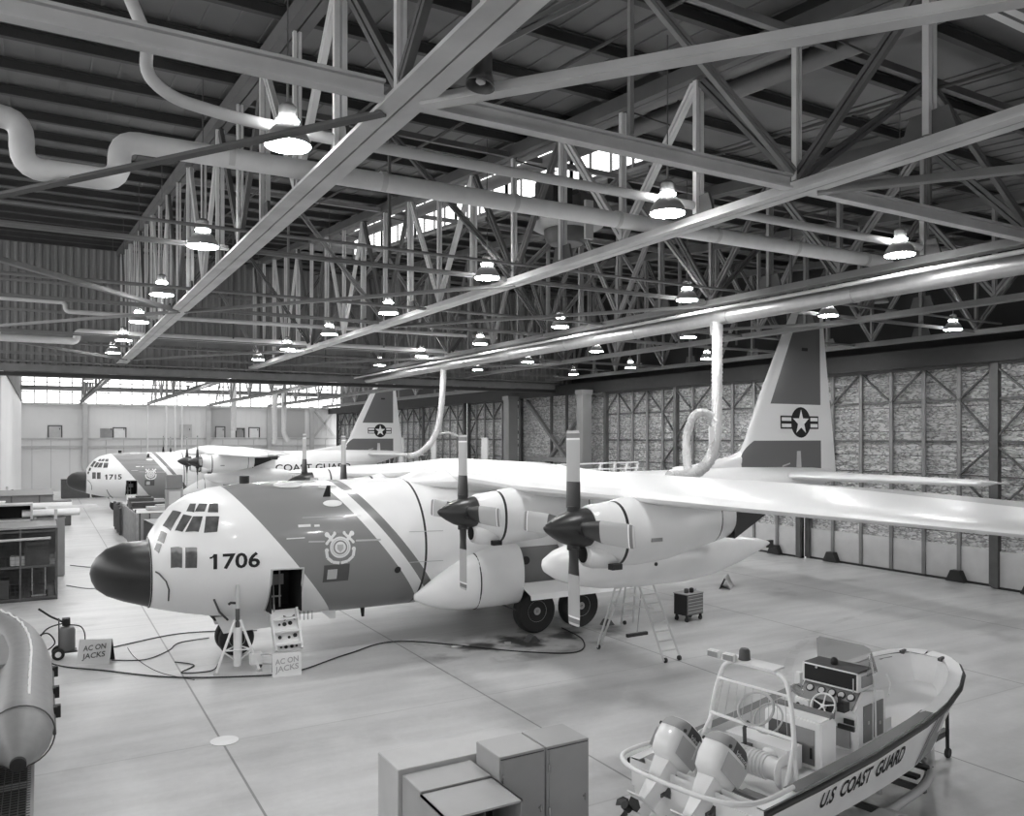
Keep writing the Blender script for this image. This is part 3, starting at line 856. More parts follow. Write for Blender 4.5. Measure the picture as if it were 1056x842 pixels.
# ================================================================== AIRCRAFT
ST = [(0, 2.60, 2.62, .01), (.04, 2.40, 2.82, .22), (.15, 2.18, 3.02, .44), (.4, 1.98, 3.24, .68), (.8, 1.80, 3.38, .88), (1.4, 1.60, 3.42, 1.02),
      (1.48, 1.57, 3.62, 1.12), (1.7, 1.50, 3.98, 1.32), (2.0, 1.42, 4.34, 1.52), (2.4, 1.32, 4.60, 1.72), (3.0, 1.20, 4.80, 1.92), (3.8, 1.08, 4.90, 2.04),
      (5, .98, 4.94, 2.08), (7, .96, 4.94, 2.1), (16.5, .96, 4.94, 2.1), (18., 1.02, 4.95, 2.09), (20, 1.42, 4.97, 2.0), (22, 2.05, 5.0, 1.75), (24, 2.72, 5.03, 1.4),
      (26, 3.35, 5.02, 1.02), (28, 3.95, 4.95, .6), (29.4, 4.35, 4.82, .25), (29.75, 4.5, 4.7, .08)]
def st(x):
    for a, b in zip(ST, ST[1:]):
        if a[0] <= x <= b[0]:
            t = (x - a[0]) / (b[0] - a[0]); return [a[i] + (b[i] - a[i]) * t for i in (1, 2, 3)]
    return ST[-1][1:]
def FS(x, deg, off=.0, side=-1):
    zb_, zt_, w = st(x); zc = (zb_ + zt_) / 2; r = (zt_ - zb_) / 2; t = R(deg)
    return (x, side * (w + off) * math.cos(t), zc + (r + off) * math.sin(t))
def loft(mb, stations, n=24, p=2.0):
    """stations (x, y, z, ry, rz)"""
    rs = []
    for x, y, z, ry, rz in stations:
        ring = []
        for k in range(n):
            t = 2 * PI * k / n; c, s_ = math.cos(t), math.sin(t)
            ring.append((x, y + ry * math.copysign(abs(c) ** (2 / p), c), z + rz * math.copysign(abs(s_) ** (2 / p), s_)))
        rs.append(ring)
    return mb.rings(rs)
def airfoil(xl, xt, y, z, th, cam=.0, n=9, swap=False):
    """closed section in xz at spanwise y (or spanwise z when swap)"""
    pr = [(0, 0), (.012, .32), (.05, .58), (.12, .83), (.25, .99), (.38, 1.), (.55, .86), (.75, .55), (.9, .25), (1, .03)]
    c = xt - xl; up = []; dn_ = []
    for u, h in pr:
        up.append((xl + c * u, h * th / 2 * (1 + cam))); dn_.append((xl + c * u, -h * th / 2 * (1 - cam)))
    seq = up + dn_[::-1][:-1]
    if swap: return [(x, y + h, z) for x, h in seq]
    return [(x, y, z + h) for x, h in seq]

def make_aircraft(label, number, suffix_text):
    A = empty('transport_aircraft', (1.1, 24.4, 0), label, 'airplane', 'four engined transport aircraft')
    # ---------------- fuselage with a real crew door opening on the port side
    DX0, DX1, DT0, DT1 = 4.33, 5.13, -52.5, -10.
    xs = sorted(set([a[0] for a in ST if a[0] >= 1.4] + [1.55, 1.85, 2.2, 2.7, 3.4, DX0, DX1, 6, 9, 11, 13, 15, 17.2, 19, 21, 23, 25, 27, 28.8]))
    NT = 144; vs = []; fs = []
    for x in xs:
        for k in range(NT):
            d = 360. * k / NT; vs.append(FS(x, d))          # side=-1: angle 0 points to port
    for i in range(len(xs) - 1):
        for k in range(NT):
            mid = 360. * (k + .5) / NT
            if mid > 180: mid -= 360
            if xs[i] >= DX0 - .001 and xs[i + 1] <= DX1 + .001 and DT0 < mid < DT1: continue
            k2 = (k + 1) % NT; fs.append((i * NT + k, i * NT + k2, (i + 1) * NT + k2, (i + 1) * NT + k))
    fs.append(tuple(range(NT))[::-1]); fs.append(tuple((len(xs) - 1) * NT + k for k in range(NT)))
    mb = MB(); mb.add(vs, fs); fus = mb.build('fuselage', M['fuse'], A, 40)
    mb = MB(); rs = []
    rx = [a[0] for a in ST if a[0] <= 1.4] + [.015, .09, .27, .6, 1.1]
    for x in sorted(rx): rs.append([FS(x, 360. * k / 48) for k in range(48)])
    mb.rings(rs); mb.build('radome', M['radome'], A, 60)
    MB().tube([FS(1.42, 360. * k / 40, .012) for k in range(41)], .018, 5, False).build('radome_seam', M['black'], A)
    # crew door bay
    bay = MB(); z0, z1 = 1.42, 2.62
    bay.bb(DX0, DX1, -.6, -.55, z0, z1); bay.bb(DX0 - .02, DX0, -1.9, -.55, z0, z1 + .05); bay.bb(DX1, DX1 + .02, -1.9, -.55, z0, z1 + .05)
    bay.bb(DX0, DX1, -1.9, -.55, z1 + .03, z1 + .05); bay.bb(DX0, DX1, -1.4, -.55, z0 - .04, z0)
    bay.build('door_bay', M['dark'], A)
    it = MB(); it.bb(4.62, 4.95, -.72, -.68, 2.0, 2.3); it.bb(4.7, 4.74, -1.2, -1.16, 1.45, 2.5); it.bb(4.4, 4.75, -1.25, -1.2, 1.75, 1.79)
    it.tube([(4.5, -1.5, 1.4), (4.5, -1.3, 2.5), (4.7, -1.2, 2.55)], .015, 6); it.tube([(4.45, -1.6, 1.4), (4.45, -1.6, 2.1)], .012, 6)
    it.build('bay_fittings', M['gray'], A)
    fr = MB()
    for side in (DX0 - .03, DX1 + .03):
        fr.tube([FS(side, d, .01) for d in range(-54, -8, 5)], .025, 5)
    fr.tube([FS(DX0 - .03, -9.5, .01), FS(DX1 + .03, -9.5, .01)], .025, 5)
    fr.build('door_frame', M['lgray'], A)
    # open crew door with steps
    dr = MB(); dm = Matrix.Rotation(R(-62), 3, 'X')
    g = empty('crew_door', (0, 0, 0)); g.parent = A
    def dpt(x, t, n_): # along door from the hinge (4.73,-1.45,1.40) down and out
        u = Vector((0, -.50, -.86)); nn = Vector((0, -.86, .50)); return Vector((x, -1.5, 1.42)) + u * t + nn * n_
    panel = MB(); panel.prism([dpt(4.36, -.02, 0), dpt(5.12, -.02, 0), dpt(5.12, 1.16, 0), dpt(4.36, 1.16, 0)], Vector((0, .05, -.03)))
    panel.prism([dpt(4.36, .0, 0), dpt(4.42, .0, 0), dpt(4.42, 1.16, 0), dpt(4.36, 1.16, 0)], Vector((0, -.12, .07)))
    panel.prism([dpt(5.06, .0, 0), dpt(5.12, .0, 0), dpt(5.12, 1.16, 0), dpt(5.06, 1.16, 0)], Vector((0, -.12, .07)))
    pn = panel.build('crew_door_panel', M['white2'], A); bpy.data.objects.remove(g)
    for t in (.22, .58, .94):
        a_ = dpt(4.42, t, .0); MB().bb(4.4, 5.08, a_.y - .22, a_.y + .02, a_.z - .02, a_.z + .015).build('step_tread', M['white'], pn)
    for (x, t, r_) in ((4.58, .42, .035), (4.72, .42, .06), (4.88, .4, .06), (4.55, .78, .05), (4.8, .8, .04), (4.97, .76, .06), (4.55, 1.06, .03), (4.68, 1.06, .05), (4.84, 1.06, .05), (4.97, 1.06, .03)):
        c_ = dpt(x, t, .005); MB().prism([c_ + Vector((r_ * math.cos(q), 0, 0)) + Vector((0, -.5, -.86)) * r_ * math.sin(q) for q in [k * PI / 5 for k in range(10)]], Vector((0, -.012, .007))).build('lightening_hole', M['black'], pn)
    tri = MB()
    tri.prism([dpt(4.72, .33, .006), dpt(4.72, .16, .006), dpt(4.86, .25, .006)], (0, -.01, .006)); tri.prism([dpt(5.03, .33, .006), dpt(5.03, .16, .006), dpt(4.89, .25, .006)], (0, -.01, .006))
    tri.build('step_cutout', M['black'], pn)
    # ---------------- cockpit glass
    wins = {'windshield_pane': [[(1.72, 61), (1.87, 42.4), (2.17, 57.3), (1.99, 69.6)], [(1.96, 38.5), (2.13, 32.9), (2.39, 45.3), (2.2, 53.1)], [(2.19, 31.7), (2.5, 27.3), (2.64, 42.1), (2.41, 44.8)], [(2.62, 25.5), (2.94, 24.1), (3.03, 38.1), (2.71, 41.3)]],
            'eyebrow_window': [[(2.28, 55.), (2.45, 49.2), (2.54, 60.4), (2.4, 63.3)], [(2.47, 50.1), (2.7, 46.9), (2.81, 55.5), (2.61, 59.1)], [(2.77, 45.), (3.02, 42.2), (3.06, 52.2), (2.85, 54.8)]],
            'nose_window': [[(1.57, 47), (1.70, 33.3), (1.79, 42.9), (1.67, 55.2)], [(1.49, 39.), (1.58, 26.7), (1.66, 34.6), (1.55, 45.)]],
            'side_window': [[(1.84, 23.1), (2.1, 17.), (2.09, -3.2), (1.83, .6)], [(2.17, 16.2), (2.44, 13.2), (2.43, -5.3), (2.16, -3.7)]]}
    for nm, L_ in wins.items():
        for q in L_:
            for side in (-1, 1):
                vs2 = []; K = 6
                for i in range(K + 1):
                    for j in range(K + 1):
                        u, v = i / K, j / K
                        a = Vector(q[0]).lerp(Vector(q[1]), u); b = Vector(q[3]).lerp(Vector(q[2]), u); c = a.lerp(b, v)
                        vs2.append(FS(c.x, c.y, .012, side))
                m2 = MB(); m2.add(vs2, [(i * (K + 1) + j, (i + 1) * (K + 1) + j, (i + 1) * (K + 1) + j + 1, i * (K + 1) + j + 1) for i in range(K) for j in range(K)])
                w_ = m2.build(nm, M['glass'], A, 60)
    # ---------------- markings
    def onfus(off=.014, side=-1):
        def f(x, z):
            zb_, zt_, w = st(x); zc = (zb_ + zt_) / 2; r = (zt_ - zb_) / 2
            s_ = max(-1, min(1, (z - zc) / r)); return (x, side * (w * math.sqrt(max(0, 1 - s_ * s_)) + off), z)
        return f
    tv, tf, tw, th = text_mesh(number, .55, 1.16, .012)
    k_ = .42 / th
    decal('serial_number', [([(2.82 + a, 2.75 + b * k_) for a, b in tv], tf), line2([(2.73, 3.06), (2.8, 3.075), (2.86, 3.15)], .05)], onfus(), M['blacktxt'], A, .2)
    tv, tf, tw, th = text_mesh('U.S. COAST GUARD', .8, 9.2, .012)
    decal('side_lettering', [([(14.6 + a, 3.15 + b * .62 / th) for a, b in tv], tf)], onfus(), M['blacktxt'], A, .4)
    cx, cz = 6.19, 3.12
    em = [ring2(cx, cz + .02, .2, .30), disc2(cx, cz + .02, .16)]
    for s_ in (-1, 1):
        em.append(line2([(cx + s_ * .22, cz + .22), (cx + s_ * .36, cz + .42)], .09)); em.append(line2([(cx + s_ * .12, cz + .42), (cx + s_ * .38, cz + .16)], .075))
        em.append(disc2(cx + s_ * .36, cz + .39, .07, 12)); em.append(disc2(cx + s_ * .14, cz + .42, .045, 10)); em.append(disc2(cx + s_ * .38, cz + .15, .045, 10))
        em.append(line2([(cx + s_ * .40, cz - .06), (cx + s_ * .37, cz - .25), (cx + s_ * .22, cz - .38), (cx + s_ * .02, cz - .42)], .085))
        em.append(disc2(cx + s_ * .39, cz - .04, .06, 10))
    decal('crest_emblem', em, onfus(.016), M['white2'], A, .12)
    decal('crest_shield', [ngon2([(cx - .09, cz + .1), (cx + .09, cz + .1), (cx + .09, cz - .02), (cx, cz - .12), (cx - .09, cz - .02)]), ring2(cx, cz + .02, .235, .25)], onfus(.022), M['lgray'], A, .12)
    decal('crest_emblem', [([(a, b) for a, b in v], f) for v, f in em], onfus(.016, 1), M['white2'], A, .12)
    decal('emergency_panel', [quad((5.73, 2.16), (6.47, 2.16), (6.47, 2.66), (5.73, 2.66))], onfus(.012), M['dgray'], A, .12)
    decal('emergency_panel_placard', [quad((5.84, 2.24), (6.12, 2.24), (6.12, 2.53), (5.84, 2.53))], onfus(.02), M['lgray'], A, .12)
    for (x, z, r_) in ((7.95, 2.35, .1), (12.6, 3.2, .1)):
        decal('round_port', [disc2(x, z, r_, 18)], onfus(.016), M['black'], A, .1)
    decal('panel_seam', [line2([(8.3, 3.45), (9.4, 3.42)], .02), line2([(8.3, 2.55), (9.4, 2.52)], .02), line2([(5.2, 4.0), (6.9, 3.98)], .012), line2([(5.3, 3.35), (5.75, 3.33)], .04), line2([(6.65, 3.3), (7.4, 3.28)], .05)], onfus(.015), M['lgray'], A, .2)
    decal('stencil_patch', [quad((5.05, 3.75), (5.4, 3.75), (5.4, 3.82), (5.05, 3.82)), quad((5.5, 3.74), (5.65, 3.74), (5.65, 3.8), (5.5, 3.8)), quad((4.7, 3.45), (5.2, 3.45), (5.2, 3.48), (4.7, 3.48))], onfus(.017), M['white2'], A, .2)
    # roof hatches and aerials
    h = MB()
    def oval(x, d, a_, b_): 
        return [FS(x + a_ * math.cos(q), d + b_ * math.sin(q), .02) for q in [k * PI / 10 for k in range(20)]]
    h.add(oval(5.1, 73, .42, 7), [tuple(range(20))]); h.add(oval(6.2, 66, .28, 3), [tuple(range(20))]); h.build('roof_hatch', M['lgray'], A)
    a0 = Vector(FS(5.94, 52)); MB().prism([a0, a0 + Vector((.22, 0, 0)), a0 + Vector((.2, -.06, .32)), a0 + Vector((.1, -.06, .32))], (0, .03, .01)).build('blade_aerial', M['black'], A)
    a0 = Vector(FS(6.05, 45, .01)); 
    MB().add(oval(6.15, 44, .28, 3.5), [tuple(range(20))]).build('aerial_doubler', M['white2'], A)
    a0 = Vector(FS(7.4, -82)); MB().prism([a0 + Vector((0, 0, .1)), a0 + Vector((.16, 0, .1)), a0 + Vector((.14, 0, -.28)), a0 + Vector((.06, 0, -.28))], (0, .03, 0)).build('belly_aerial', M['black'], A)
    MB().tube([FS(1.5, 5, .0), FS(1.56, 1, .1), FS(1.72, -12, .1), FS(1.8, -24, .05), FS(1.82, -42, .02)], .02, 6).build('pitot_cable', M['dgray'], A)
    MB().tube([FS(2.9, -38, .02), FS(3.1, -55, .05), FS(3.4, -70, .12)], .03, 6).build('gear_door_seal', M['dgray'], A)
    MB().cyl((4.0, 0, 4.9), (4.0, 0, 5.12), .14, 14).build('sextant_dome', M['black'], A)
    # ---------------- wing
    secs = []
    for y in (-20.2, -19.9, -17, -13.5, -10.5, -5, -2, 0, 2, 5, 10.5, 13.5, 17, 19.9, 20.2):
        ay = abs(y); q = max(0, ay - 10.2) / 10.
        xl = 10.05 + .42 * q; xt = 14.85 - 1.75 * q; th = .84 - .45 * q
        th = .84 if ay < 3 else .84 - .3 * (ay - 3) / 7.5 if ay < 10.5 else .54 - .28 * min(1, q * 1.3)
        droop = .036 * max(0, y - 3)
        if ay > 20: xl += .5; xt -= .3; th = .12
        sec_ = (airfoil(xl, xt, y, 4.93 - droop + (0 if ay > 3 else .1), th, .1))
        sh_ = .055 * max(0, min(1, (ay - 8) / 4.))
        secs.append([(p[0], p[1], p[2] + sh_ * (p[0] - xl)) for p in sec_])
    mb = MB(); mb.rings(secs); mb.build('wing', M['wing'], A, 35)
    for s_ in (-1, 1):
        MB().bar((11., s_ * 16., 5.0), (14.1, s_ * 16., 4.93), .02, .01).build('aileron_seam', M['gray'], A)
    # centre fairing
    mb = MB(); loft(mb, [(8.6, 0, 4.82, .4, .05), (9.6, 0, 4.85, 1.3, .3), (11, 0, 4.9, 1.9, .52), (14, 0, 4.9, 1.9, .48), (16, 0, 4.85, 1.3, .25), (17.2, 0, 4.85, .3, .1)], 24); mb.build('wing_fairing', M['white'], A, 40)
    # ---------------- fin, rudder, tailplane
    mb = MB(); rs = []
    for z, xl, xt, th in ((4.7, 23.1, 29.78, .62), (5.1, 23.4, 29.72, .6), (5.6, 23.8, 29.66, .56), (6.1, 24.1, 29.6, .52), (7.65, 24.79, 29.38, .44), (9, 25.48, 29.2, .36), (10.8, 26.4, 28.98, .25), (11.6, 26.9, 28.9, .16), (11.78, 27.2, 28.8, .05)):
        rs.append(airfoil(xl, xt, 0, z, th, 0, swap=True))
    mb.rings(rs); mb.build('tail_fin', M['fin'], A, 35)
    mb = MB()
    rs = [airfoil(xl, xt, 0, z, th, 0, swap=True) for z, xl, xt, th in ((4.7, 19.3, 27, .5), (5.0, 20.2, 27, .42), (5.2, 21.6, 27, .34), (5.45, 23.2, 27, .25), (5.7, 23.9, 27, .12))]
    mb.rings(rs); mb.build('dorsal_fillet', M['white'], A, 35)
    def onfin(off=.012, side=-1):
        def f(x, z):
            tb = ((4.7, 23.1, 29.78, .62), (5.1, 23.4, 29.72, .6), (5.6, 23.8, 29.66, .56), (6.1, 24.1, 29.6, .52), (7.65, 24.79, 29.38, .44), (9, 25.48, 29.2, .36), (10.8, 26.4, 28.98, .25), (11.6, 26.9, 28.9, .16), (11.78, 27.2, 28.8, .05))
            for p_, q_ in zip(tb, tb[1:]):
                if p_[0] <= z <= q_[0]:
                    t = (z - p_[0]) / (q_[0] - p_[0]); xl, xt, th = [p_[i] + (q_[i] - p_[i]) * t for i in (1, 2, 3)]
            u = max(0, min(1, (x - xl) / (xt - xl)))
            pr = [(0, 0), (.012, .32), (.05, .58), (.12, .83), (.25, .99), (.38, 1.), (.55, .86), (.75, .55), (.9, .25), (1, .03)]
            for p_, q_ in zip(pr, pr[1:]):
                if p_[0] <= u <= q_[0]: hh = p_[1] + (q_[1] - p_[1]) * (u - p_[0]) / (q_[0] - p_[0])
            return (x, side * (hh * th / 2 + off), z)
        return f
    bx, bz = 27.25, 6.88
    for s_ in (-1, 1):
        decal('roundel_disc', [disc2(bx, bz, .66), quad((bx - 1.3, bz - .28), (bx - .5, bz - .28), (bx - .5, bz + .28), (bx - 1.3, bz + .28)), quad((bx + .5, bz - .28), (bx + 1.22, bz - .28), (bx + 1.22, bz + .28), (bx + .5, bz + .28))], onfin(.012, s_), M['blacktxt'], A, .2)
        star = []
        for k in range(10):
            r_ = .56 if k % 2 == 0 else .22; t = PI / 2 + k * PI / 5; star.append((bx + r_ * math.cos(t), bz + r_ * math.sin(t)))
        sf = [(k, (k + 1) % 10, 10) for k in range(10)]
        bars = []
        for (x0, x1) in ((bx - 1.23, bx - .64), (bx + .64, bx + 1.15)):
            bars += [quad((x0, bz + .06), (x1, bz + .06), (x1, bz + .21), (x0, bz + .21)), quad((x0, bz - .21), (x1, bz - .21), (x1, bz - .06), (x0, bz - .06))]
        decal('roundel_star', [(star + [(bx, bz)], sf)] + bars, onfin(.022, s_), M['white2'], A, .3)
    decal('fin_placard', [quad((26.9, 4.95), (27.25, 4.95), (27.2, 5.65), (26.95, 5.65)), quad((26.0, 4.98), (26.5, 5.1), (26.5, 5.16), (26.0, 5.05))], onfin(.015), M['lgray'], A, .3)
    decal('fin_hatch', [quad((27.35, 9.98), (27.75, 9.98), (27.78, 10.12), (27.38, 10.12))], onfin(.015), M['black'], A, .3)
    mb = MB(); rs = []
    for y in (-8.05, -7.9, -5, -1, 0, 1, 5, 7.9, 8.05):
        ay = abs(y); q = ay / 8.; xl = 25.5 + 1.65 * q; xt = 29.3 - .75 * q; th = .42 - .2 * q
        if ay > 8: th = .06; xl += .3
        rs.append(airfoil(xl, xt, y, 4.62, th, 0))
    mb.rings(rs); mb.build('tailplane', M['wing'], A, 35)
    for s_ in (-1, 1): MB().tube([(27.2, s_ * 8.0, 4.66), (28.5, s_ * 8.25, 4.6)], .03, 6).build('static_wick', M['white2'], A)
    # ---------------- nacelles and propellers
    for y, hz_ in ((-10.16, 4.33), (-4.95, 4.25), (4.95, 4.25), (10.16, 4.33)):
        mb = MB(); dz = hz_ - 4.33
        loft(mb, [(8.93, y, 4.33 + dz, .40, .42), (9.05, y, 4.32 + dz, .46, .48), (9.3, y, 4.24 + dz, .54, .58), (9.6, y, 4.16 + dz, .60, .70), (10.2, y, 4.2 + dz, .64, .76), (11.0, y, 4.26 + dz, .66, .76), (12.0, y, 4.36, .62, .66), (12.8, y, 4.42, .54, .54)], 40, 2.25)
        nac = mb.build('engine_nacelle', M['nac'], A, 40)
        mb = MB(); loft(mb, [(8.86, y - 0, 3.76 + dz, .20, .20), (8.9, y, 3.76 + dz, .27, .26), (9.1, y, 3.75 + dz, .33, .31), (9.4, y, 3.76 + dz, .38, .34), (9.8, y, 3.82 + dz, .36, .32), (10.2, y, 3.9 + dz, .2, .25)], 24); mb.build('chin_intake', M['nac'], nac, 40)
        mb = MB(); loft(mb, [(8.845, y, 3.76 + dz, .17, .185), (8.87, y, 3.76 + dz, .17, .185)], 20); mb.build('intake_opening', M['dark'], nac)
        MB().bb(9.3, 9.56, y - .46, y - .3, 3.44 + dz, 3.56 + dz).build('cooler_exit', M['black'], nac)
        MB().prism([(12.79, y - .5, 4.6), (14.1, y - .5, 4.56), (12.79, y - .5, 3.9)], (0, 1.0, 0)).build('exhaust_cavity', M['black'], nac)
        mb = MB(); loft(mb, [(14.2, y, 4.6, .16, .16), (14.62, y, 4.66, .26, .24), (14.7, y, 4.66, .24, .22)], 18); mb.build('exhaust_pipe', M['dgray'], nac, 40)
        MB().bb(10.2, 10.5, y - .65, y - .62, 4.0 + dz, 4.08 + dz).build('vent_slot', M['gray'], nac)
        pp = empty('propeller', (8.62, y, hz_)); pp.parent = A
        bpy.data.objects.remove(pp)
        # spinner carries the blades
        mb = MB(); loft(mb, [(-.74, 0, .03, .03, .03), (-.68, 0, .02, .09, .09), (-.5, 0, .01, .2, .2), (-.28, 0, 0, .31, .31), (-.05, 0, 0, .38, .385), (.15, 0, 0, .41, .415), (.32, 0, 0, .41, .415)], 28)
        sp = mb.build('propeller', M['spinner'], A, 50); sp.location = (8.62, y, hz_)
        for k in range(4):
            t = k * PI / 2; MB().cyl((.0, .32 * math.sin(t), .32 * math.cos(t)), (.0, .46 * math.sin(t), .46 * math.cos(t)), .14, 12).build('blade_socket', M['spinner'], sp, 40)
        for k in range(4):
            t = k * PI / 2 + R(.6)
            def bl(r0, r1, c0, c1, th0, th1, nm, m, par):
                sect = []
                for i in range(5):
                    q = i / 4; r_ = r0 + (r1 - r0) * q; c_ = c0 + (c1 - c0) * q; h_ = th0 + (th1 - th0) * q
                    tw_ = -R(26 - 23 * min(1, r_ / 1.05))
                    ring = []
                    for j in range(12):
                        a_ = 2 * PI * j / 12; cc = c_ / 2 * math.cos(a_); hh = h_ / 2 * math.sin(a_)
                        # chord lies mostly in the disc plane, twisted towards the axis at the root
                        tang = cc * math.cos(tw_) - hh * math.sin(tw_); ax = cc * math.sin(tw_) + hh * math.cos(tw_)
                        # radial dir, tangential dir
                        rad = Vector((0, math.sin(t), math.cos(t))); tg = Vector((0, math.cos(t), -math.sin(t)))
                        ring.append(rad * r_ + tg * tang + Vector((ax, 0, 0)))
                    sect.append(ring)
                b_ = MB(); b_.rings(sect); return b_.build(nm, m, par, 50)
            B_ = bl(.98, 1.86, .46, .48, .08, .035, 'blade', M['blade'], sp)
            bl(.42, .98, .36, .46, .2, .08, 'blade_cuff', M['spinner'], B_)
            bl(1.86, 1.9, .46, .46, .034, .034, 'tip_stripe', M['white'], B_)
            bl(1.9, 2.0, .46, .45, .033, .03, 'tip_band', M['mgray'], B_)
            bl(2.0, 2.055, .45, .40, .03, .012, 'blade_tip', M['lgray'], B_)
    # ---------------- external tanks
    for s_ in (-1, 1):
        y = s_ * 7.5; mb = MB()
        loft(mb, [(9.5, y, 3.1, .02, .02), (9.6, y, 3.1, .18, .18), (9.9, y, 3.09, .36, .36), (10.4, y, 3.07, .52, .53), (11.2, y, 3.05, .65, .66), (12.4, y, 3.03, .70, .70), (14, y, 3.03, .70, .70), (15., y, 3.05, .60, .61), (16, y, 3.09, .40, .41), (17., y, 3.14, .14, .15), (17.4, y, 3.16, .03, .03)], 32)
        tk = mb.build('external_tank', M['white'], A, 40)
        mb = MB(); mb.rings([airfoil(11.0, 15.2, y, z, .34, 0, swap=True) for z in (3.55, 4.7)]); mb.build('tank_pylon', M['white'], tk, 35)
        MB().bb(13.3, 13.35, y - .19, y + .19, 3.7, 4.6).build('pylon_seam', M['black'], tk)
        MB().prism([(13.6, y - .21, 4.62), (15.6, y - .21, 4.62), (13.55, y - .21, 3.85)], (0, .06, 0)).build('pylon_black_triangle', M['black'], tk)  # thin solid black triangle on the pylon side
        MB().box((17.38, y, 3.12), (.2, .1, .22)).build('tail_plug', M['black'], tk)
        MB().cyl((12.5, y - .7, 3.0), (12.5, y - .72, 3.0), .05, 10).build('fuel_fitting', M['black'], tk)
    # ---------------- main gear
    for s_ in (-1, 1):
        y = s_ * 2.05; mb = MB()
        loft(mb, [(8.45, y, 1.5, .03, .08), (8.8, y, 1.52, .18, .28), (9.3, y, 1.6, .36, .52), (10.0, y, 1.74, .51, .77), (10.7, y, 1.86, .59, .9), (11.4, y, 1.92, .62, .95), (11.9, y, 1.94, .62, .95)], 30, 2.2)
        sp = mb.build('gear_sponson', M['white'], A, 40)
        MB().tube([(10.42, y + .56 * math.cos(q), 1.81 + .85 * math.sin(q)) for q in [2 * PI * k / 32 for k in range(33)]], .025, 5, False).build('sponson_band', M['black'], sp)
        mb = MB(); loft(mb, [(11.9, y - s_ * .2, 2.0, .42, .8), (13.5, y - s_ * .2, 2.0, .42, .8)], 24, 3); mb.build('bay_wall', M['mgray'], sp, 40)
        mb = MB(); loft(mb, [(13.5, y, 2.0, .58, .9), (15, y, 2.0, .56, .85), (16.5, y - s_ * .1, 2.0, .36, .65), (18, y - s_ * .3, 2.0, .1, .35)], 24, 2.4); mb.build('aft_fairing', M['white'], sp, 40)
        mb = MB(); mb.cyl((12.05, s_ * 2.46, 2.38), (12.05, s_ * 2.52, 2.38), .13, 16); mb.build('service_port', M['black'], sp)
        # outward folded gear door
        mb = MB(); mb.prism([(11.85, s_ * 2.45, 1.62), (15.6, s_ * 2.45, 1.62), (15.6, s_ * 3.1, 1.38), (11.85, s_ * 3.1, 1.38)], (0, 0, .05)); mb.prism([(11.85, s_ * 3.1, 1.43), (15.6, s_ * 3.1, 1.43), (15.6, s_ * 3.14, 1.25), (11.85, s_ * 3.14, 1.25)], (0, s_ * .03, 0))
        mb.build('gear_door', M['white'], sp)
        for x in (12.54, 14.25):
            y0 = s_ * 2.18; m_ = Matrix.Translation((x, y0, .71)) @ Matrix.Rotation(R(90), 4, 'X')
            t_ = MB(); t_.lathe([(.33, -.2), (.5, -.25), (.64, -.23), (.70, -.14), (.71, 0), (.70, .14), (.64, .23), (.5, .25), (.33, .2)], 40, m_); w_ = t_.build('main_wheel_tire', M['rubber'], A, 35)
            h_ = MB(); h_.lathe([(.05, -.2), (.12, -.21), (.14, -.12), (.26, -.1), (.32, -.18), (.345, -.21), (.34, .21), (.32, .18), (.26, .1), (.14, .12), (.12, .21), (.05, .2)], 28, m_); h_.build('wheel_rim', M['lgray'], w_, 35)
            b_ = MB()
            for k in range(8):
                q = k * PI / 4
                for e_ in (-1, 1): b_.cyl((x + .2 * math.cos(q), y0 + e_ * .1, .71 + .2 * math.sin(q)), (x + .2 * math.cos(q), y0 + e_ * .125, .71 + .2 * math.sin(q)), .03, 8)
            b_.build('rim_bolts', M['dgray'], w_)
            MB().cyl((x, y0 * .8, .71), (x + .1, y0 * .8, 2.2), .11, 12).build('gear_strut', M['lgray'], A, 40)
        MB().tube([(11.5, s_ * 1.9, .95), (11.95, s_ * 2.3, .75), (11.95, s_ * 2.3, 1.4)], .03, 6).build('drag_brace', M['dgray'], A)
    # ---------------- nose gear
    for s_ in (-1, 1):
        m_ = Matrix.Translation((3.72, s_ * .28, .50)) @ Matrix.Rotation(R(90), 4, 'X')
        t_ = MB(); t_.lathe([(.22, -.12), (.38, -.15), (.47, -.11), (.5, 0), (.47, .11), (.38, .15), (.22, .12)], 32, m_); w_ = t_.build('nose_wheel_tire', M['rubber'], A, 35)
        h_ = MB(); h_.lathe([(.03, -.13), (.2, -.1), (.23, -.13), (.23, .13), (.2, .1), (.03, .13)], 24, m_); h_.build('wheel_rim', M['lgray'], w_, 35)
    MB().cyl((3.72, 0, .5), (3.72, 0, 1.4), .08, 12).cyl((3.72, -.3, .5), (3.72, .3, .5), .05, 10).build('nose_gear_strut', M['lgray'], A, 40)
    for s_ in (-1, 1):
        MB().prism([(3.1, s_ * .45, 1.2), (4.6, s_ * .45, 1.15), (4.6, s_ * .62, .78), (3.3, s_ * .62, .75)], (0, s_ * .03, 0)).build('nose_gear_door', M['white'], A)
    MB().bb(3.1, 4.7, -.42, .42, 1.08, 1.16).build('nose_gear_bay', M['dark'], A)
    # drain masts near the crew door
    dm_ = MB()
    for k in range(4): dm_.cyl(FS(5.35 + k * .12, -62), Vector(FS(5.35 + k * .12, -62)) + Vector((0, 0, -.25)), .01, 5)
    dm_.build('drain_masts', M['dgray'], A)
    d_ = MB(); a0 = Vector(FS(5.95, -64, .01)); d_.prism([a0, a0 + Vector((.5, .12, -.06)), a0 + Vector((.5, .12, -.28)), a0 + Vector((.32, .06, -.28))], (0, -.02, 0)); d_.build('strake_door', M['white'], A)
    return A
plane = make_aircraft('white four propeller transport aircraft in the foreground, numbered 1706, with a slanted gray stripe', '1706', '')
plane2 = make_aircraft('distant white four propeller transport aircraft in the second bay, numbered 1715', '1715', '')
